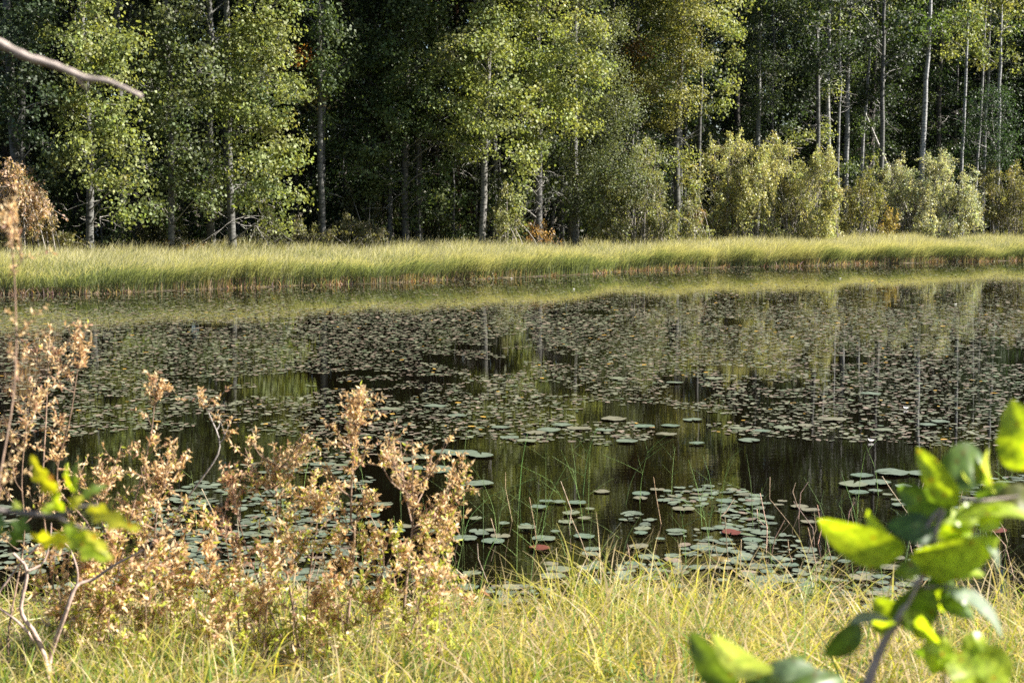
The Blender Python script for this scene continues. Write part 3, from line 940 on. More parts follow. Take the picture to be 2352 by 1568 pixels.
st = np.array([0.54, 0.43, 0.26])
q = RNG.random(n)
pst = 0.2 + 0.1 * right
pgr = np.where(right < 0.5, 0.48, 0.36)
cb = np.where((q < pst)[:, None], st, np.where((q < pst + pgr)[:, None], gr, yg))
cb = cb * (0.75 + 0.5 * RNG.random((n, 1)))
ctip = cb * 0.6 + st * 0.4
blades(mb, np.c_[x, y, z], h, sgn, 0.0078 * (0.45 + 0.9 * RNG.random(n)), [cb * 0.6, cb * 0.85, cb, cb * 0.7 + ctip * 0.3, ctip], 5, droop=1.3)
n = 4500
x = RNG.uniform(-3.4, 3.9, n)
y = RNG.uniform(4.9, 8.2, n)
right = np.clip((x + 0.7) / 1.2, 0, 1)
keep = (near_edge(x) - y > -0.35 * RNG.random(n) ** 2) & (RNG.random(n) < 0.35 + 0.65 * right)
x, y, right = x[keep], y[keep], right[keep]
n = len(x)
h = (0.26 + 0.18 * right) * (0.5 + 0.85 * RNG.random(n))
q = RNG.random(n)
cb = np.where((q < 0.45)[:, None], st, np.where((q < 0.6)[:, None], gr, np.array([0.45, 0.43, 0.08]))) * (0.7 + 0.5 * RNG.random((n, 1)))
blades(mb, np.c_[x, y, ground_z(x, y) - 0.02], h, RNG.normal(size=(n, 2)) * 0.8, 0.0095 * (0.6 + 0.7 * RNG.random(n)), [cb, cb, cb, cb, cb * 0.5 + st * 0.5, cb * 0.1 + st * 0.8], 6, droop=1.5)
tag(mb.build('shore_grass', M['grass']), 'tangled yellow green and straw coloured grass on the near shore', 'grass', kind='stuff')
# straw litter lying under the grass
mb = MB()
n = 9000
x = RNG.uniform(-3.6, 3.9, n)
y = RNG.uniform(4.6, 8.3, n)
keep = near_edge(x) - y > 0
x, y = x[keep], y[keep]
p_ = np.c_[x, y, ground_z(x, y) + 0.02 + 0.07 * RNG.random(len(x))]
d_ = rand_unit(len(x)) * np.array([1, 1, 0.25])
strip_leaves(mb, p_, d_, 0.12 + 0.12 * RNG.random(len(x)), 0.005, 0.6, jit((0.4, 0.33, 0.15), len(x), 0.3), 3)
tag(mb.build('grass_litter', M['grass']), 'matted dead straw beneath the near grass', 'litter', kind='stuff')

# ------------------------------------------------------------------ floating leaves
mb = MB()
n = 340000
yy = np.sqrt(RNG.random(n) * (66 ** 2 - 8.2 ** 2) + 8.2 ** 2)
xx = RNG.uniform(-0.46, 0.46, n) * yy
dsh = (shore(xx) - yy)
pn = noise2(xx, yy * 0.5, 1.6, 51) * 0.5 + noise2(xx, yy * 0.6, 0.45, 52) * 0.5
thr = np.interp(yy, [8.2, 10.5, 11.5, 12.3, 13.6, 14.3, 17, 21, 33, 45, 70], [0.58, 0.58, 0.60, 0.68, 0.68, 0.46, 0.41, 0.32, 0.27, 0.3, 0.35])
keep = (dsh > 0.4) & (yy > near_edge(xx) + 0.1) & (pn > thr) & (RNG.random(n) < np.interp(yy, [10, 16, 32, 38, 66], [1, 1, 0.8, 0.25, 0.12]))
xx, yy = xx[keep], yy[keep]
n = len(xx)
rad = (0.017 + 0.042 * RNG.random(n) ** 2.2) * np.interp(yy, [8, 12.3, 13.5, 22, 30], [1.15, 1.15, 0.8, 0.85, 1.0])
asp = 0.55 + 0.3 * RNG.random(n)
th = RNG.random(n) * np.pi
tx_ = RNG.normal(size=n) * 0.055
ty_ = RNG.normal(size=n) * 0.055
a6 = np.linspace(0, 2 * np.pi, 8, endpoint=False)
lx = np.cos(a6)[None] * rad[:, None]
ly = np.sin(a6)[None] * (rad * asp)[:, None]
vx = lx * np.cos(th)[:, None] - ly * np.sin(th)[:, None]
vy = lx * np.sin(th)[:, None] + ly * np.cos(th)[:, None]
vz = 0.006 + np.abs(vx * tx_[:, None] + vy * ty_[:, None]) * 0 + vx * tx_[:, None] + vy * ty_[:, None] + RNG.random((n, 1)) * 0.004
v = np.stack([vx + xx[:, None], vy + yy[:, None], np.maximum(vz, 0.0025)], -1)
fb = (np.arange(n) * 8)[:, None, None]
ff = fb + np.array([[0, 1, 2, 3], [0, 3, 4, 7], [4, 5, 6, 7]])[None]
q = RNG.random(n)
c = np.where((q < 0.6)[:, None], np.array([0.17, 0.17, 0.11]), np.where((q < 0.85)[:, None], np.array([0.22, 0.17, 0.125]), np.array([0.12, 0.15, 0.08])))
c = np.where((q > 0.992)[:, None], np.array([0.5, 0.3, 0.05]), c)
c = np.where(((yy < 12.5) & (RNG.random(n) < 0.75))[:, None], np.array([0.14, 0.165, 0.115]), c)
c = c * (0.7 + 0.6 * RNG.random((n, 1)))
mb.add(v.reshape(-1, 3), ff.reshape(-1, 4), np.repeat(c, 3, 0))
tag(mb.build('floating_leaves', M['pad']), 'carpet of small olive and tan pondweed leaves floating on the dark water', 'pondweed', kind='stuff')


def pad_mesh(r, seed, tint):
    rg = np.random.default_rng(seed)
    n = 22
    notch = 0.10 + 0.08 * rg.random()
    a = np.linspace(notch, 2 * np.pi - notch, n)
    rr = r * (1 + 0.03 * rg.normal(size=n))
    curl = rg.random(n) ** 4 * 0.005
    inner = np.c_[np.cos(a) * rr * 0.55, np.sin(a) * rr * 0.55, np.full(n, 0.001)]
    outer = np.c_[np.cos(a) * rr, np.sin(a) * rr, curl + 0.003 * np.sin(a * 3 + seed)]
    low = outer * np.array([0.985, 0.985, 1]) - np.array([0, 0, 0.0015])
    cen = np.zeros((n, 3)) + np.array([0.04 * r, 0, 0.0])
    mbp = MB()
    v = np.vstack([cen, inner, outer, low])
    f = []
    for k in range(2):
        for i in range(n - 1):
            f.append([k * n + i, k * n + n + i, k * n + n + i + 1, k * n + i + 1])
    mbp.add(v, f, tint)
    return mbp.mesh('lily_pad', M['pad'])


PG = (0.135, 0.165, 0.115)
PG2 = (0.16, 0.175, 0.11)
PB = (0.17, 0.16, 0.105)
PR = (0.13, 0.035, 0.02)
PADS = [pad_mesh(0.1, k, c) for k, c in enumerate((PG, PG2, PG, (0.12, 0.16, 0.11), PB))]
RED = pad_mesh(0.1, 9, PR)
BRN = pad_mesh(0.1, 12, (0.10, 0.075, 0.015))
ZONE = (('grey green lily pad close to the near grass,', 'lily pads close to the near shore'),
        ('round grey green lily pad a little farther out,', 'lily pads on the near half of the pond'),
        ('broad pale lily pad in the rafts past open water,', 'lily pads in rafts at mid pond'))


def put_pad(x, y, r, me, label, group, cat='lily pad', tilt=0.012):
    o = bpy.data.objects.new('lily_pad', me)
    COL.objects.link(o)
    s_ = r / 0.1
    o.scale = (s_, s_ * (0.85 + 0.2 * RNG.random()), s_ * 0.8)
    o.location = (x, y, 0.008 + 0.012 * RNG.random())
    o.rotation_euler = (RNG.normal() * tilt, RNG.normal() * tilt, RNG.random() * 6.28)
    return tag(o, label, cat, group)


placed = []


def try_pad(u, v, r, tries=1):
    p_ = on_water(u, v)
    for a_, b_, c_ in placed:
        if (a_ - p_[0]) ** 2 + (b_ - p_[1]) ** 2 < (0.8 * (c_ + r)) ** 2:
            return None
    placed.append((p_[0], p_[1], r))
    z_ = 0 if p_[1] < 8.9 else (1 if p_[1] < 12.2 else 2)
    lb_, gp_ = ZONE[z_]
    side_ = ' among the brown shrubs at left' if u < 1080 else (' in the middle' if u < 1700 else ' towards the right')
    return put_pad(p_[0], p_[1], r, PADS[int(RNG.integers(0, len(PADS)))], lb_ + side_, gp_ + side_)


# mid-pond rafts read off the photograph
for (u, v, r) in ((855, 942, .14), (900, 940, .17), (1000, 935, .16), (1050, 955, .13), (925, 1056, .13), (970, 1050, .14), (1060, 1043, .18), (1020, 1038, .13), (1105, 1048, .14), (935, 1078, .17), (1010, 1079, .2),
                  (1000, 1070, .12), (1100, 1113, .15), (1230, 997, .14), (1260, 990, .15), (1170, 1005, .12), (1150, 982, .12), (1290, 978, .14), (1330, 985, .16), (1410, 963, .17), (1440, 965, .12), (1480, 980, .13), (1390, 990, .12),
                  (1440, 1015, .13), (1540, 978, .12), (1590, 965, .13), (1530, 1000, .13), (1600, 1020, .1), (1640, 870, .15), (1700, 985, .12), (1720, 1012, .14), (1910, 965, .19), (1950, 967, .14), (2130, 978, .12), (2160, 970, .12), (2030, 988, .12), (1210, 1015, .13),
                  (1850, 978, .12), (1800, 983, .13), (1750, 990, .11), (2000, 905, .15), (1420, 870, .15), (1550, 880, .14), (740, 1068, .14), (700, 1040, .12), (2050, 1088, .18), (1980, 1095, .12), (2120, 1090, .15), (2010, 1110, .16), (1960, 1115, .14), (2060, 1080, .13), (2170, 1078, .14)):
    try_pad(u, v, r * 0.85)
near_n = 0
for t_ in range(9000):
    v = 1118 + 320 * RNG.random()
    u = 330 + 2080 * RNG.random()
    p_ = on_water(u, v)
    if p_[1] < near_edge(p_[0]) + 0.1:
        continue
    d_ = noise2(p_[0], p_[1] * 0.8, 0.42, 61)
    if d_ < np.interp(v, [1118, 1160, 1250, 1430], [0.52, 0.36, 0.36, 0.38]):
        continue
    if u < 1080 and d_ < 0.45:
        continue
    if try_pad(u, v, 0.036 + 0.05 * RNG.random()) is not None:
        near_n += 1
    if near_n >= 262:
        break
for (u, v) in ((1680, 1225), (2290, 1222), (1240, 1262)):
    p_ = on_water(u, v)
    put_pad(p_[0], p_[1], 0.075, RED, 'dark red lily pad lying among the grey green ones', 'red lily pads', tilt=0.06)
p_ = on_water(1648, 1292)
mbp = MB()
n = 14
a = np.linspace(0, np.pi, n)
for k in range(5):
    pass
prof = np.linspace(0, 1, 7)
ring = np.array([[(np.cos(b) * 0.12 * np.sin(math.pi * (0.06 + 0.88 * q_))), (q_ - 0.5) * 0.0 + 0.0, 0.0] for q_ in prof for b in a])
vv = []
for q_ in prof:
    for b in a:
        w_ = math.sin(math.pi * (0.05 + 0.9 * q_))
        vv.append(((q_ - 0.5) * 0.24, -math.cos(b) * 0.05 * w_, math.sin(b) * 0.055 * w_))
ff = [[i * n + j_, i * n + j_ + 1, (i + 1) * n + j_ + 1, (i + 1) * n + j_] for i in range(6) for j_ in range(n - 1)]
mbp.add(np.array(vv), ff, (0.13, 0.09, 0.015))
o = mbp.build('curled_leaf', M['pad'], smooth=True)
o.location = (p_[0], p_[1], -0.008)
tag(o, 'humped olive brown lily leaf curled up out of the water', 'lily pad')

# water lily blossoms (small, white)
mbp = MB()
for k in range(9):
    a = k * 0.7
    d_ = np.array([[math.cos(a), math.sin(a), 0.55]])
    strip_leaves(mbp, np.array([[0, 0, 0.0]]), d_, 0.07, 0.03, 0.7, np.array([[0.8, 0.78, 0.75]]), 3)
bl = mbp.mesh('water_lily', M['pale'])
for q, (u, v) in enumerate(((2000, 1015), (2195, 700), (1175, 640), (1318, 665), (1930, 640), (2080, 940))):
    p_ = on_water(u, v)
    o = bpy.data.objects.new('water_lily', bl)
    COL.objects.link(o)
    o.location = (p_[0], p_[1], 0.01)
    o.scale = (0.6, 0.6, 0.6)
    tag(o, 'small white water lily blossom dotting the dark water', 'flower', 'white water lily blossoms')


# ------------------------------------------------------------------ reeds standing in the water
def stalk(name, label, cat, group, base, tip, bend, r, col, twigs=0):
    mb_ = MB()
    base = np.asarray(base, float)
    tip = np.asarray(tip, float)
    if bend == 'kink':
        k_ = 0.45 + 0.3 * RNG.random()
        mid = base + (tip - base) * k_ + np.array([RNG.normal() * 0.03, RNG.normal() * 0.02, 0.0])
        pts = [base, mid, tip]
    else:
        pts = curve([base, base + (tip - base) * np.array([0.3, 0.3, 0.55]), tip], 8)
    pts = np.array(pts)
    tube(mb_, pts, np.linspace(r, r * (0.9 if bend == 'kink' else 0.3), len(pts)), 5, col)
    for _ in range(twigs):
        q_ = pts[RNG.integers(len(pts) // 3, len(pts))]
        d_ = np.array([RNG.normal() * 0.5, RNG.normal() * 0.3, 0.8])
        L_ = 0.10 + 0.10 * RNG.random()
        tube(mb_, curve([q_, q_ + d_ * L_ * 0.5 + np.array([d_[0] * 0.02, 0, -0.005]), q_ + d_ * L_ + np.array([d_[0] * L_ * 0.5, 0, 0])], 5), np.linspace(r * 0.45, r * 0.25, 5), 3, col)
    o_ = mb_.build(name, M['twig'], None, base, True)
    return tag(o_, label, cat, group)


def side(u):
    return ' behind the brown shrubs' if u < 1080 else (' left of the open grass' if u < 1500 else (' right of the middle' if u < 1880 else ' behind the leafy branch'))


STRAW = (0.5, 0.36, 0.24)
for q in range(62):
    u = RNG.uniform(1080, 2340) if q > 12 else RNG.uniform(430, 1080)
    v = RNG.uniform(1170, 1400)
    b_ = on_water(u, v)
    hh = RNG.uniform(0.12, 0.42)
    tp_ = b_ + np.array([RNG.normal() * 0.09 - 0.04, RNG.normal() * 0.05, hh])
    b_[2] = -0.05
    stalk('dead_reed', 'broken straw coloured reed stalk poking out of the water' + side(u), 'reed', 'broken dead reed stalks' + side(u), b_, tp_, 'kink', 0.0034, jit(STRAW, 1, 0.2)[0])
for q in range(85):
    u = RNG.uniform(1050, 2340) if q > 18 else RNG.uniform(420, 1080)
    v = RNG.uniform(1130, 1390)
    b_ = on_water(u, v)
    hh = RNG.uniform(0.2, 0.6)
    tp_ = b_ + np.array([RNG.normal() * 0.10, RNG.normal() * 0.06, hh])
    b_[2] = -0.05
    stalk('horsetail', 'thin green horsetail stem standing in shallow water' + side(u), 'horsetail', 'green horsetail stems' + side(u), b_, tp_, 'arc', 0.0028, jit((0.2, 0.32, 0.08), 1, 0.2)[0], twigs=int(RNG.integers(0, 7)))


# ------------------------------------------------------------------ brown shrubs of the near shore
TAN = np.array([0.53, 0.37, 0.20])
PALE = np.array([0.64, 0.50, 0.31])
RUST = np.array([0.33, 0.19, 0.13])
LIME = np.array([0.38, 0.42, 0.06])


def shrub(label, pts, D, spread, n_leaf, t0=0.3, lime=0.15, rust=0.1, r=0.006, size=0.027, stemcol=(0.3, 0.2, 0.14), group=None, name='withered_shrub', root_d=None, top_dense=0.0):
    P = [at(u, v, D) for u, v in pts]
    P = [q_ + np.array([0, RNG.normal() * 0.05, 0]) for q_ in P]
    gz = float(ground_z(P[0][0], P[0][1]))
    if P[0][2] > gz:
        P.insert(0, np.array([P[0][0] + RNG.normal() * 0.02, P[0][1], gz - 0.03]))
    c = curve(P, 26)
    wood, leaf = MB(), MB()
    tube(wood, c, np.linspace(r, r * 0.3, 26), 6, stemcol)
    k = px_m(D)
    sp = spread * k * 1.12
    nt_ = max(4, int(n_leaf * 1.6 / 13))
    lens = np.linalg.norm(c[-1] - c[0])
    nbr = max(5, int(nt_ / 7))
    brs = []
    for q in range(nbr):
        t_ = min(0.97, t0 + (1 - t0) * ((q + RNG.random()) / nbr) ** (1 - 0.35 * top_dense))
        i_ = min(24, int(t_ * 25))
        b_ = c[i_] + (c[i_ + 1] - c[i_]) * (t_ * 25 - i_)
        a_ = RNG.random() * 6.283
        w = sp * (0.30 + 0.9 * math.sin(math.pi * min(1, (1 - t_) / (1 - t0) * 0.75 + 0.1))) * (0.65 + 0.7 * RNG.random()) * (1 - 0.35 * top_dense)
        d_ = np.array([math.cos(a_), math.sin(a_) * 0.9, 0.7 + 0.6 * RNG.random()])
        d_ /= np.linalg.norm(d_)
        e_ = b_ + d_ * w * 1.25
        br = curve([b_, (b_ + e_) / 2 + np.array([d_[0], d_[1], -0.2]) * w * 0.15, e_ + np.array([0, 0, 0.2 * w])], 7)
        tube(wood, br, np.linspace(r * 0.5, r * 0.2, 7), 4, stemcol)
        brs.append((br, d_, w, t_))
    brs.append((c[18:], unit(c[-1] - c[-4]), sp * 0.5, 0.95))
    for q in range(nt_):
        br, bd, w, t_ = brs[len(brs) - 1 if RNG.random() < 0.12 + 0.12 * top_dense else RNG.integers(len(brs))]
        b_ = br[int((0.35 + 0.65 * RNG.random() ** 0.7) * (len(br) - 1))]
        d_ = unit(bd + RNG.normal(size=3) * 0.6 + np.array([0, 0, 0.25]))
        L_ = 0.04 + 0.10 * RNG.random()
        e_ = b_ + d_ * L_
        tw = curve([b_, (b_ + e_) / 2 + RNG.normal(size=3) * 0.003, e_], 5)
        tube(wood, tw, np.linspace(r * 0.25, r * 0.14, 5), 3, stemcol)
        m_ = 13
        s_ = RNG.random(m_) ** 0.7
        lp = np.c_[[np.interp(s_, np.linspace(0, 1, 5), tw[:, x_]) for x_ in range(3)]].T
        ld = unit(rand_unit(m_) * 0.95 + d_ * 0.6 + np.array([0, 0, 0.05]))
        low = 1 - t_
        q_ = RNG.random(m_)
        pl = lime * (0.3 + 3.2 * low)
        col = np.where((q_ < pl)[:, None], LIME, np.where((q_ < pl + rust)[:, None], RUST, np.where((q_ < pl + rust + 0.42)[:, None], PALE, TAN)))
        col = np.clip(col * (0.75 + 0.5 * RNG.random((m_, 1))), 0, 0.8)
        strip_leaves(leaf, lp, ld, size * (0.6 + 0.7 * RNG.random(m_)), size * 0.30 * (0.7 + 0.6 * RNG.random(m_)), RNG.normal(size=m_) * 1.0 + 0.9, col, 4, twist=0.25)
    root = empty(name, c[0])
    wood.build('stem', M['twig'], root, c[0], True)
    leaf.build('foliage', M['dry_leaf'], root, c[0])
    return tag(root, label, 'shrub', group)


shrub('tallest withered shrub of the middle group, topped by a plume of tan curled leaves', [(798, 1470), (800, 1380), (812, 1230), (806, 1190), (812, 1050), (822, 915)], 6.5, 52, 900, 0.38, 0.15, 0.08, 0.009, top_dense=1)
shrub('withered shrub with a wide flat brown top, right end of the middle group', [(945, 1568), (930, 1420), (938, 1300), (948, 1200), (950, 1100)], 6.3, 100, 800, 0.62, 0.12, 0.1, 0.009)
shrub('withered side stem leaning right beneath the wide flat brown top', [(975, 1500), (990, 1350), (1010, 1250), (1025, 1140)], 6.35, 45, 420, 0.45, 0.25, 0.08, 0.006)
shrub('withered shrub with a rounded tan top left of the tallest plume', [(690, 1510), (665, 1380), (640, 1200), (630, 1055)], 6.6, 80, 950, 0.35, 0.2, 0.08, 0.008, top_dense=0.5)
shrub('withered shrub with dark reddish leaves at the left of the middle group', [(650, 1480), (590, 1350), (560, 1220), (535, 1110)], 6.5, 55, 480, 0.3, 0.1, 0.5, 0.006)
shrub('withered shrub leaning right between the rounded top and the tallest plume', [(700, 1500), (705, 1350), (722, 1240), (735, 1150)], 6.6, 58, 560, 0.3, 0.25, 0.05, 0.006)
shrub('short reddish withered shrub at the far left of the middle group', [(560, 1500), (535, 1380), (525, 1270), (520, 1200)], 6.4, 26, 130, 0.3, 0.1, 0.6, 0.005)
shrub('lime green leaved shrub right of the tallest plume, below the flat brown top', [(930, 1500), (960, 1400), (975, 1330), (1000, 1240)], 6.2, 60, 520, 0.2, 0.6, 0.03, 0.006)
shrub('lime green low shrub at the foot of the tallest plume', [(850, 1500), (855, 1400), (880, 1300), (870, 1230)], 6.4, 50, 300, 0.2, 0.6, 0.05, 0.005)
shrub('bushy tan withered shrub left of the dark water gap', [(340, 1520), (350, 1380), (365, 1220), (372, 1080)], 6.4, 70, 850, 0.25, 0.1, 0.08, 0.008)
shrub('bushy tan withered shrub behind the lobed green leaves at left', [(240, 1520), (250, 1350), (235, 1220), (230, 1100)], 6.4, 75, 850, 0.3, 0.1, 0.08, 0.008)
shrub('tall thin shrub with clustered brown tips, third stem from the left edge', [(215, 1250), (120, 1120), (170, 950), (198, 790)], 6.2, 34, 330, 0.5, 0.02, 0.15, 0.006, top_dense=0.8)
shrub('tall thin shrub with sparse brown tips, second stem from the left edge', [(120, 1400), (112, 1150), (108, 950), (108, 750)], 6.3, 32, 300, 0.45, 0.02, 0.2, 0.006)
shrub('tall thin shrub topped by one brown tuft left of the dark water gap', [(262, 1400), (300, 1200), (345, 1010), (358, 870)], 6.3, 30, 210, 0.45, 0.03, 0.1, 0.006, top_dense=1)
shrub('thin crooked shrub with a brown tuft hanging over the dark water gap', [(330, 1290), (400, 1180), (455, 1110), (505, 1030), (480, 960), (462, 915)], 6.6, 24, 110, 0.62, 0.02, 0.1, 0.006, stemcol=(0.42, 0.38, 0.36), top_dense=1)
shrub('brown shrub with many tufts close to the left edge', [(20, 1450), (40, 1250), (45, 1100), (62, 940)], 6.1, 50, 460, 0.35, 0.03, 0.1, 0.006)
shrub('tall blurred brown stem cut by the left edge, nearest to the viewer', [(-25, 1568), (-5, 1200), (8, 900), (5, 640), (12, 500)], 3.4, 24, 260, 0.35, 0.0, 0.1, 0.004, size=0.017, top_dense=0.5)
shrub('spreading withered shrub low beside the dark water gap', [(385, 1480), (390, 1400), (388, 1300), (380, 1220)], 6.5, 36, 200, 0.3, 0.08, 0.1, 0.006)
shrub('small isolated withered sprig at the water edge right of the middle group', [(1060, 1480), (1068, 1440), (1075, 1385)], 6.8, 26, 60, 0.3, 0.1, 0.1, 0.004)
for q in range(38):
    u = RNG.uniform(120, 1040) if q % 3 else RNG.uniform(150, 480)
    vt = RNG.uniform(1220, 1440)
    shrub('low withered sprig in the near grass under the ' + ('left' if u < 480 else 'middle') + ' brown shrubs', [(u, 1568), (u + RNG.normal() * 10, 1500), (u + RNG.normal() * 20, vt)], RNG.uniform(5.9, 6.5), 45, 190, 0.15, 0.3, 0.12, 0.004, size=0.036,
          group='low withered sprigs ' + ('left' if u < 480 else 'middle'), name='withered_sprig')

# gnarled bare shrub at lower left
wood = MB()
D = 5.6
b0 = at(112, 1568, D)
b0[2] = float(ground_z(b0[0], b0[1])) - 0.03
GB = (0.5, 0.36, 0.3)


def pxc(pp, n=14, D_=D):
    return curve([at(a_, c_, D_ + RNG.normal() * 0.02) for a_, c_ in pp], n)


root = empty('gnarled_shrub', b0)
tube(wood, curve([b0, at(112, 1560, D), at(100, 1500, D), at(78, 1450, D), at(48, 1400, D), at(62, 1310, D), at(30, 1270, D)], 26), np.linspace(0.013, 0.006, 26), 8, GB)
tube(wood, pxc([(112, 1545), (118, 1500), (150, 1410), (176, 1345), (215, 1330), (262, 1298), (330, 1262)], 22), np.linspace(0.011, 0.004, 22), 7, GB)
tube(wood, pxc([(98, 1500), (55, 1440), (5, 1400), (-15, 1380), (20, 1330), (50, 1290), (90, 1250)]), np.linspace(0.007, 0.003, 14), 6, GB)
tube(wood, pxc([(176, 1345), (178, 1310), (160, 1260), (130, 1235)], 9), np.linspace(0.005, 0.002, 9), 5, GB)
tube(wood, pxc([(66, 1310), (100, 1290), (115, 1240), (118, 1200)], 9), np.linspace(0.006, 0.002, 9), 5, GB)
wood.build('branches', M['twig'], root, b0, True)
tag(root, 'gnarled bare shrub with crooked dark brown branches at the lower left', 'shrub')


# ------------------------------------------------------------------ twigs close to the camera
def close_leaf(parent, origin, base, tip, width, D, dd, face, col, lobed=False, cup=0.15, nr=18, label=None):
    """a single broad leaf: midrib from base to tip, V section, gentle arch; face turns it about the midrib"""
    b_ = at(base[0], base[1], D)
    t_ = at(tip[0], tip[1], D + dd)
    ax = t_ - b_
    L_ = np.linalg.norm(ax)
    ax /= L_
    view = np.array([0, -1.0, 0.05])
    side0 = np.cross(ax, view)
    side0 /= np.linalg.norm(side0)
    nrm0 = np.cross(side0, ax)
    side = side0 * math.cos(face) + nrm0 * math.sin(face)
    nrm = np.cross(side, ax)
    w = width * px_m(D) * 0.52
    s_ = np.linspace(0, 1, nr)
    prof = np.sin(np.pi * s_ ** 0.86) ** 0.6
    prof[0] = 0.06
    prof[-1] = 0.03
    if lobed:
        prof = prof * (0.72 + 0.28 * np.cos(s_ * 6.283 * 3.2))
    else:
        prof = prof * (1 + 0.025 * np.cos(np.arange(nr) * 3.1))
    vv_ = []
    m_ = 7
    for i_ in range(nr):
        c_ = b_ + ax * L_ * s_[i_] + nrm * L_ * (0.12 * math.sin(s_[i_] * math.pi)) - nrm * L_ * 0.10 * s_[i_] ** 3
        for x_ in np.linspace(-1, 1, m_):
            vv_.append(c_ + side * w * prof[i_] * x_ + nrm * w * prof[i_] * (cup * abs(x_) + 0.05 * math.sin(s_[i_] * 14 + x_ * 3)))
    ff_ = [[i_ * m_ + j_, i_ * m_ + j_ + 1, (i_ + 1) * m_ + j_ + 1, (i_ + 1) * m_ + j_] for i_ in range(nr - 1) for j_ in range(m_ - 1)]
    mb_ = MB()
    vein = np.array([(1.25 if j_ in (2, 3) else 1.0) * (0.86 if (i_ + abs(j_ - 2.5)) % 3 < 1 else 1.04) for i_ in range(nr - 1) for j_ in range(m_ - 1)])
    mb_.add(np.array(vv_), ff_, np.clip(np.asarray(col) * vein[:, None] * (1 + 0.05 * RNG.normal(size=(len(ff_), 1))), 0, 1))
    o_ = mb_.build('leaf', M['fresh_leaf'], parent, origin, True)
    if label:
        o_['label'] = label


LG = (0.34, 0.44, 0.05)
LD = (0.10, 0.17, 0.04)
LP = (0.30, 0.36, 0.30)
D = 1.75
b0 = at(1975, 1640, D)
root = empty('leafy_branch', b0)
wood = MB()
SC = (0.5, 0.4, 0.36)
tube(wood, curve([at(a_, c_, D) for a_, c_ in ((1975, 1640), (2000, 1550), (2035, 1465), (2062, 1425), (2100, 1350), (2135, 1290), (2150, 1215), (2170, 1170))], 24), np.linspace(0.0072, 0.0028, 24), 8, SC)
tube(wood, curve([at(a_, c_, D) for a_, c_ in ((2135, 1290), (2120, 1230), (2150, 1180), (2190, 1150), (2260, 1150), (2340, 1140))], 12), np.linspace(0.0035, 0.002, 12), 6, SC)
tube(wood, curve([at(a_, c_, D) for a_, c_ in ((2100, 1350), (2150, 1345), (2190, 1345))], 6), np.linspace(0.003, 0.0015, 6), 5, SC)
tube(wood, curve([at(a_, c_, D) for a_, c_ in ((2062, 1425), (2000, 1435), (1960, 1440))], 6), np.linspace(0.002, 0.001, 6), 5, SC)
tube(wood, curve([at(a_, c_, D) for a_, c_ in ((2180, 1640), (2170, 1540), (2160, 1470), (2150, 1400))], 8), np.linspace(0.004, 0.0018, 8), 5, SC)
wood.build('stem', M['twig'], root, b0, True)
for (bs, tp_, w_, dd, fc, cc) in (
        ((2075, 1270), (1885, 1205), 95, -0.03, 0.35, LG), ((2085, 1290), (2300, 1245), 100, -0.02, -0.3, LG), ((2070, 1260), (1985, 1175), 55, 0.03, 0.9, LG),
        ((2185, 1185), (2062, 1120), 75, 0.02, 0.3, LD), ((2150, 1225), (2040, 1205), 70, 0.0, -0.4, (0.06, 0.12, 0.05)), ((2195, 1165), (2110, 1035), 62, -0.02, 0.2, LG),
        ((2160, 1100), (2262, 1040), 105, 0.03, 0.1, LD), ((2285, 1130), (2262, 1030), 36, 0.02, 1.3, LP), ((2350, 1080), (2330, 925), 105, -0.03, 0.2, LG),
        ((2190, 1190), (2380, 1180), 60, -0.02, 1.1, LG), ((2280, 1160), (2380, 1140), 75, 0.02, 0.3, (0.12, 0.13, 0.03)), ((2235, 1225), (2300, 1300), 50, -0.02, 1.1, LP),
        ((2140, 1335), (2262, 1310), 55, 0.0, 1.0, LG), ((2135, 1345), (2055, 1438), 105, 0.02, 0.15, (0.11, 0.17, 0.03)), ((2165, 1350), (2312, 1452), 75, -0.03, 1.15, LP), ((2160, 1390), (2240, 1410), 60, 0, 0.8, LD),
        ((1975, 1432), (1898, 1508), 62, 0.0, 0.1, LD), ((1950, 1430), (2050, 1422), 40, 0.0, 1.1, LP), ((2145, 1450), (2150, 1550), 72, -0.01, 0.2, LG), ((2180, 1500), (2255, 1600), 90, -0.02, 0.4, LG),
        ((2230, 1490), (2325, 1568), 85, 0.0, 0.2, LG), ((2215, 1500), (2260, 1455), 50, 0.01, 0.5, LG), ((2160, 1310), (2130, 1355), 40, 0, 0.4, LD), ((2230, 1130), (2180, 1060), 50, 0.03, 0.9, LP), ((2280, 1130), (2262, 1050), 30, 0.03, 1.2, LP)):
    close_leaf(root, b0, bs, tp_, w_, D, dd, fc, cc)
for q in range(24):
    bu, bv = [(2150, 1215), (2110, 1330), (2250, 1150), (2190, 1345), (2165, 1480), (2060, 1420)][q % 6]
    bu += RNG.normal() * 12
    bv += RNG.normal() * 12
    a_ = RNG.random() * 6.283
    L_ = RNG.uniform(50, 92)
    close_leaf(root, b0, (bu, bv), (bu + math.cos(a_) * L_, bv + math.sin(a_) * L_ * 0.8), RNG.uniform(40, 72), D + RNG.uniform(-0.04, 0.08), RNG.uniform(-0.03, 0.03), RNG.uniform(-1.0, 1.1), [LG, LG, (0.2, 0.28, 0.05), LD][int(RNG.integers(4))])
tag(root, 'leafy branch with round blurred green leaves close to the camera at the right', 'branch')

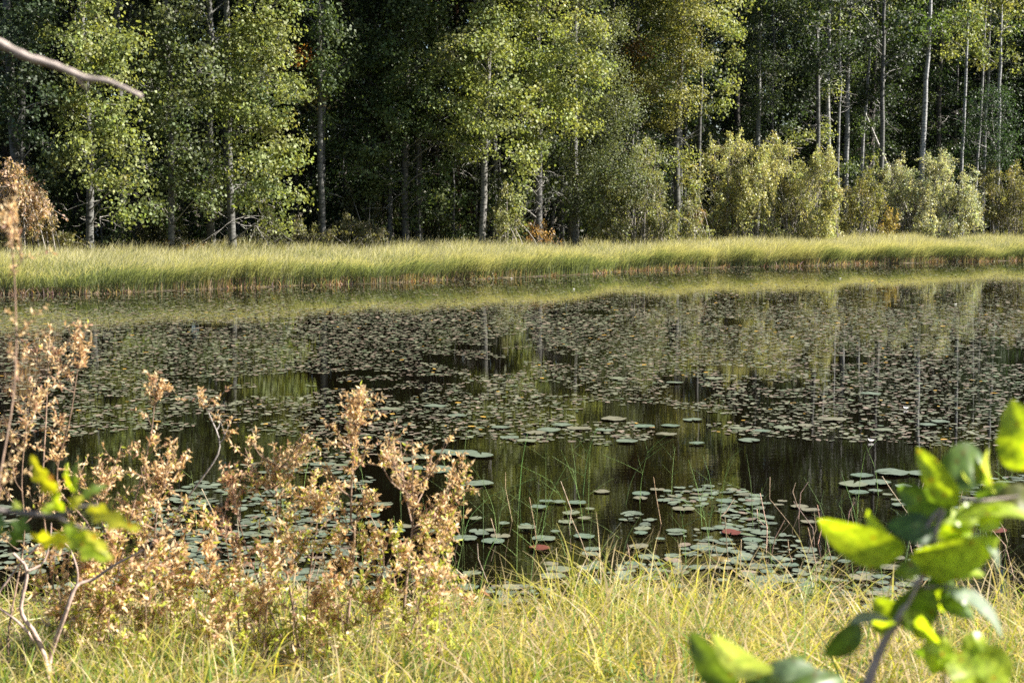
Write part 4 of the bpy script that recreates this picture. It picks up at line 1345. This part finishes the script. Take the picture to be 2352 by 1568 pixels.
D = 1.6
b0 = at(1790, 1700, D)
root = empty('leafy_sprig', b0)
wood = MB()
tube(wood, curve([at(a_, c_, D) for a_, c_ in ((1790, 1700), (1775, 1620), (1740, 1560))], 8), np.linspace(0.004, 0.002, 8), 6, SC)
wood.build('stem', M['twig'], root, b0, True)
for (bs, tp_, w_, dd, fc, cc) in (
        ((1690, 1590), (1585, 1455), 75, 0.0, 0.3, (0.09, 0.14, 0.05)), ((1770, 1545), (1640, 1470), 80, -0.03, 0.55, LP), ((1740, 1570), (1870, 1525), 60, 0.0, 0.8, (0.18, 0.25, 0.14)),
        ((1760, 1590), (1945, 1555), 60, 0.02, 0.5, LD), ((1690, 1590), (1590, 1520), 40, 0.02, 0.8, LD), ((1780, 1560), (1850, 1500), 35, 0.02, 0.8, (0.1, 0.17, 0.03)), ((1720, 1600), (1760, 1540), 50, 0, 0.4, LD)):
    close_leaf(root, b0, bs, tp_, w_, D, dd, fc, cc)
tag(root, 'short sprig of grey green leaves rising from the bottom edge close to the camera', 'sprig')

D = 1.9
b0 = at(-60, 1165, D)
root = empty('lobed_leaf_twig', b0)
wood = MB()
tube(wood, curve([at(a_, c_, D) for a_, c_ in ((-60, 1165), (0, 1172), (60, 1178), (130, 1185), (175, 1165), (240, 1160))], 14), np.linspace(0.005, 0.002, 14), 6, (0.22, 0.19, 0.17))
tube(wood, curve([at(a_, c_, D) for a_, c_ in ((130, 1185), (170, 1205), (205, 1215))], 6), np.linspace(0.003, 0.0015, 6), 5, (0.22, 0.19, 0.17))
wood.build('stem', M['twig'], root, b0, True)
LY = (0.48, 0.48, 0.05)
for (bs, tp_, w_, dd, fc, cc) in (
        ((140, 1140), (68, 1050), 48, -0.02, 0.2, LY), ((130, 1130), (110, 1090), 40, 0.02, 0.3, (0.34, 0.16, 0.03)), ((200, 1165), (315, 1215), 50, -0.03, 0.25, LY), ((175, 1235), (65, 1232), 52, 0.0, 0.3, LY),
        ((150, 1215), (245, 1290), 62, 0.0, 0.1, LG), ((150, 1180), (120, 1110), 36, 0, 0.4, LG), ((180, 1150), (245, 1112), 34, 0.02, 0.5, (0.12, 0.18, 0.03)), ((175, 1130), (180, 1050), 26, 0.02, 0.4, (0.12, 0.18, 0.04)),
        ((170, 1130), (150, 1065), 22, 0, 0.6, LG), ((60, 1180), (25, 1255), 50, 0.0, 0.2, (0.1, 0.17, 0.05)), ((50, 1175), (30, 1150), 34, 0, 0.3, LP), ((0, 1180), (-10, 1240), 50, 0.0, 0.2, (0.1, 0.17, 0.08)),
        ((100, 1190), (130, 1150), 36, 0.02, 0.4, LG), ((190, 1215), (260, 1285), 30, -0.02, 0.6, LY), ((150, 1195), (180, 1235), 40, 0, 0.2, LG), ((160, 1165), (190, 1140), 36, 0, 0.3, LY)):
    close_leaf(root, b0, bs, tp_, w_, D, dd, fc, cc, lobed=True, nr=20)
tag(root, 'twig with lobed yellow green leaves spotted orange close to the camera at the left', 'twig')

D = 2.2
b0 = at(-60, 70, D)
root = empty('bare_twig', b0)
wood = MB()
tube(wood, curve([at(a_, c_, D) for a_, c_ in ((-90, 50), (-40, 78), (10, 105), (60, 130), (110, 145), (150, 160), (200, 180), (245, 186), (290, 205), (326, 222))], 40),
     np.linspace(0.0075, 0.0032, 40) * (1 + 0.12 * np.sin(np.arange(40) * 1.7)), 8, (0.5, 0.42, 0.38))
wood.build('stem', M['twig'], root, b0, True)
wood = MB()
tube(wood, curve([at(a_, c_, D) for a_, c_ in ((168, 168), (185, 190), (203, 207))], 6), np.linspace(0.0034, 0.0018, 6), 6, (0.5, 0.36, 0.28))
wood.build('spur', M['twig'], root, b0, True)
tag(root, 'bare grey twig crossing the upper left corner close to the camera', 'twig')
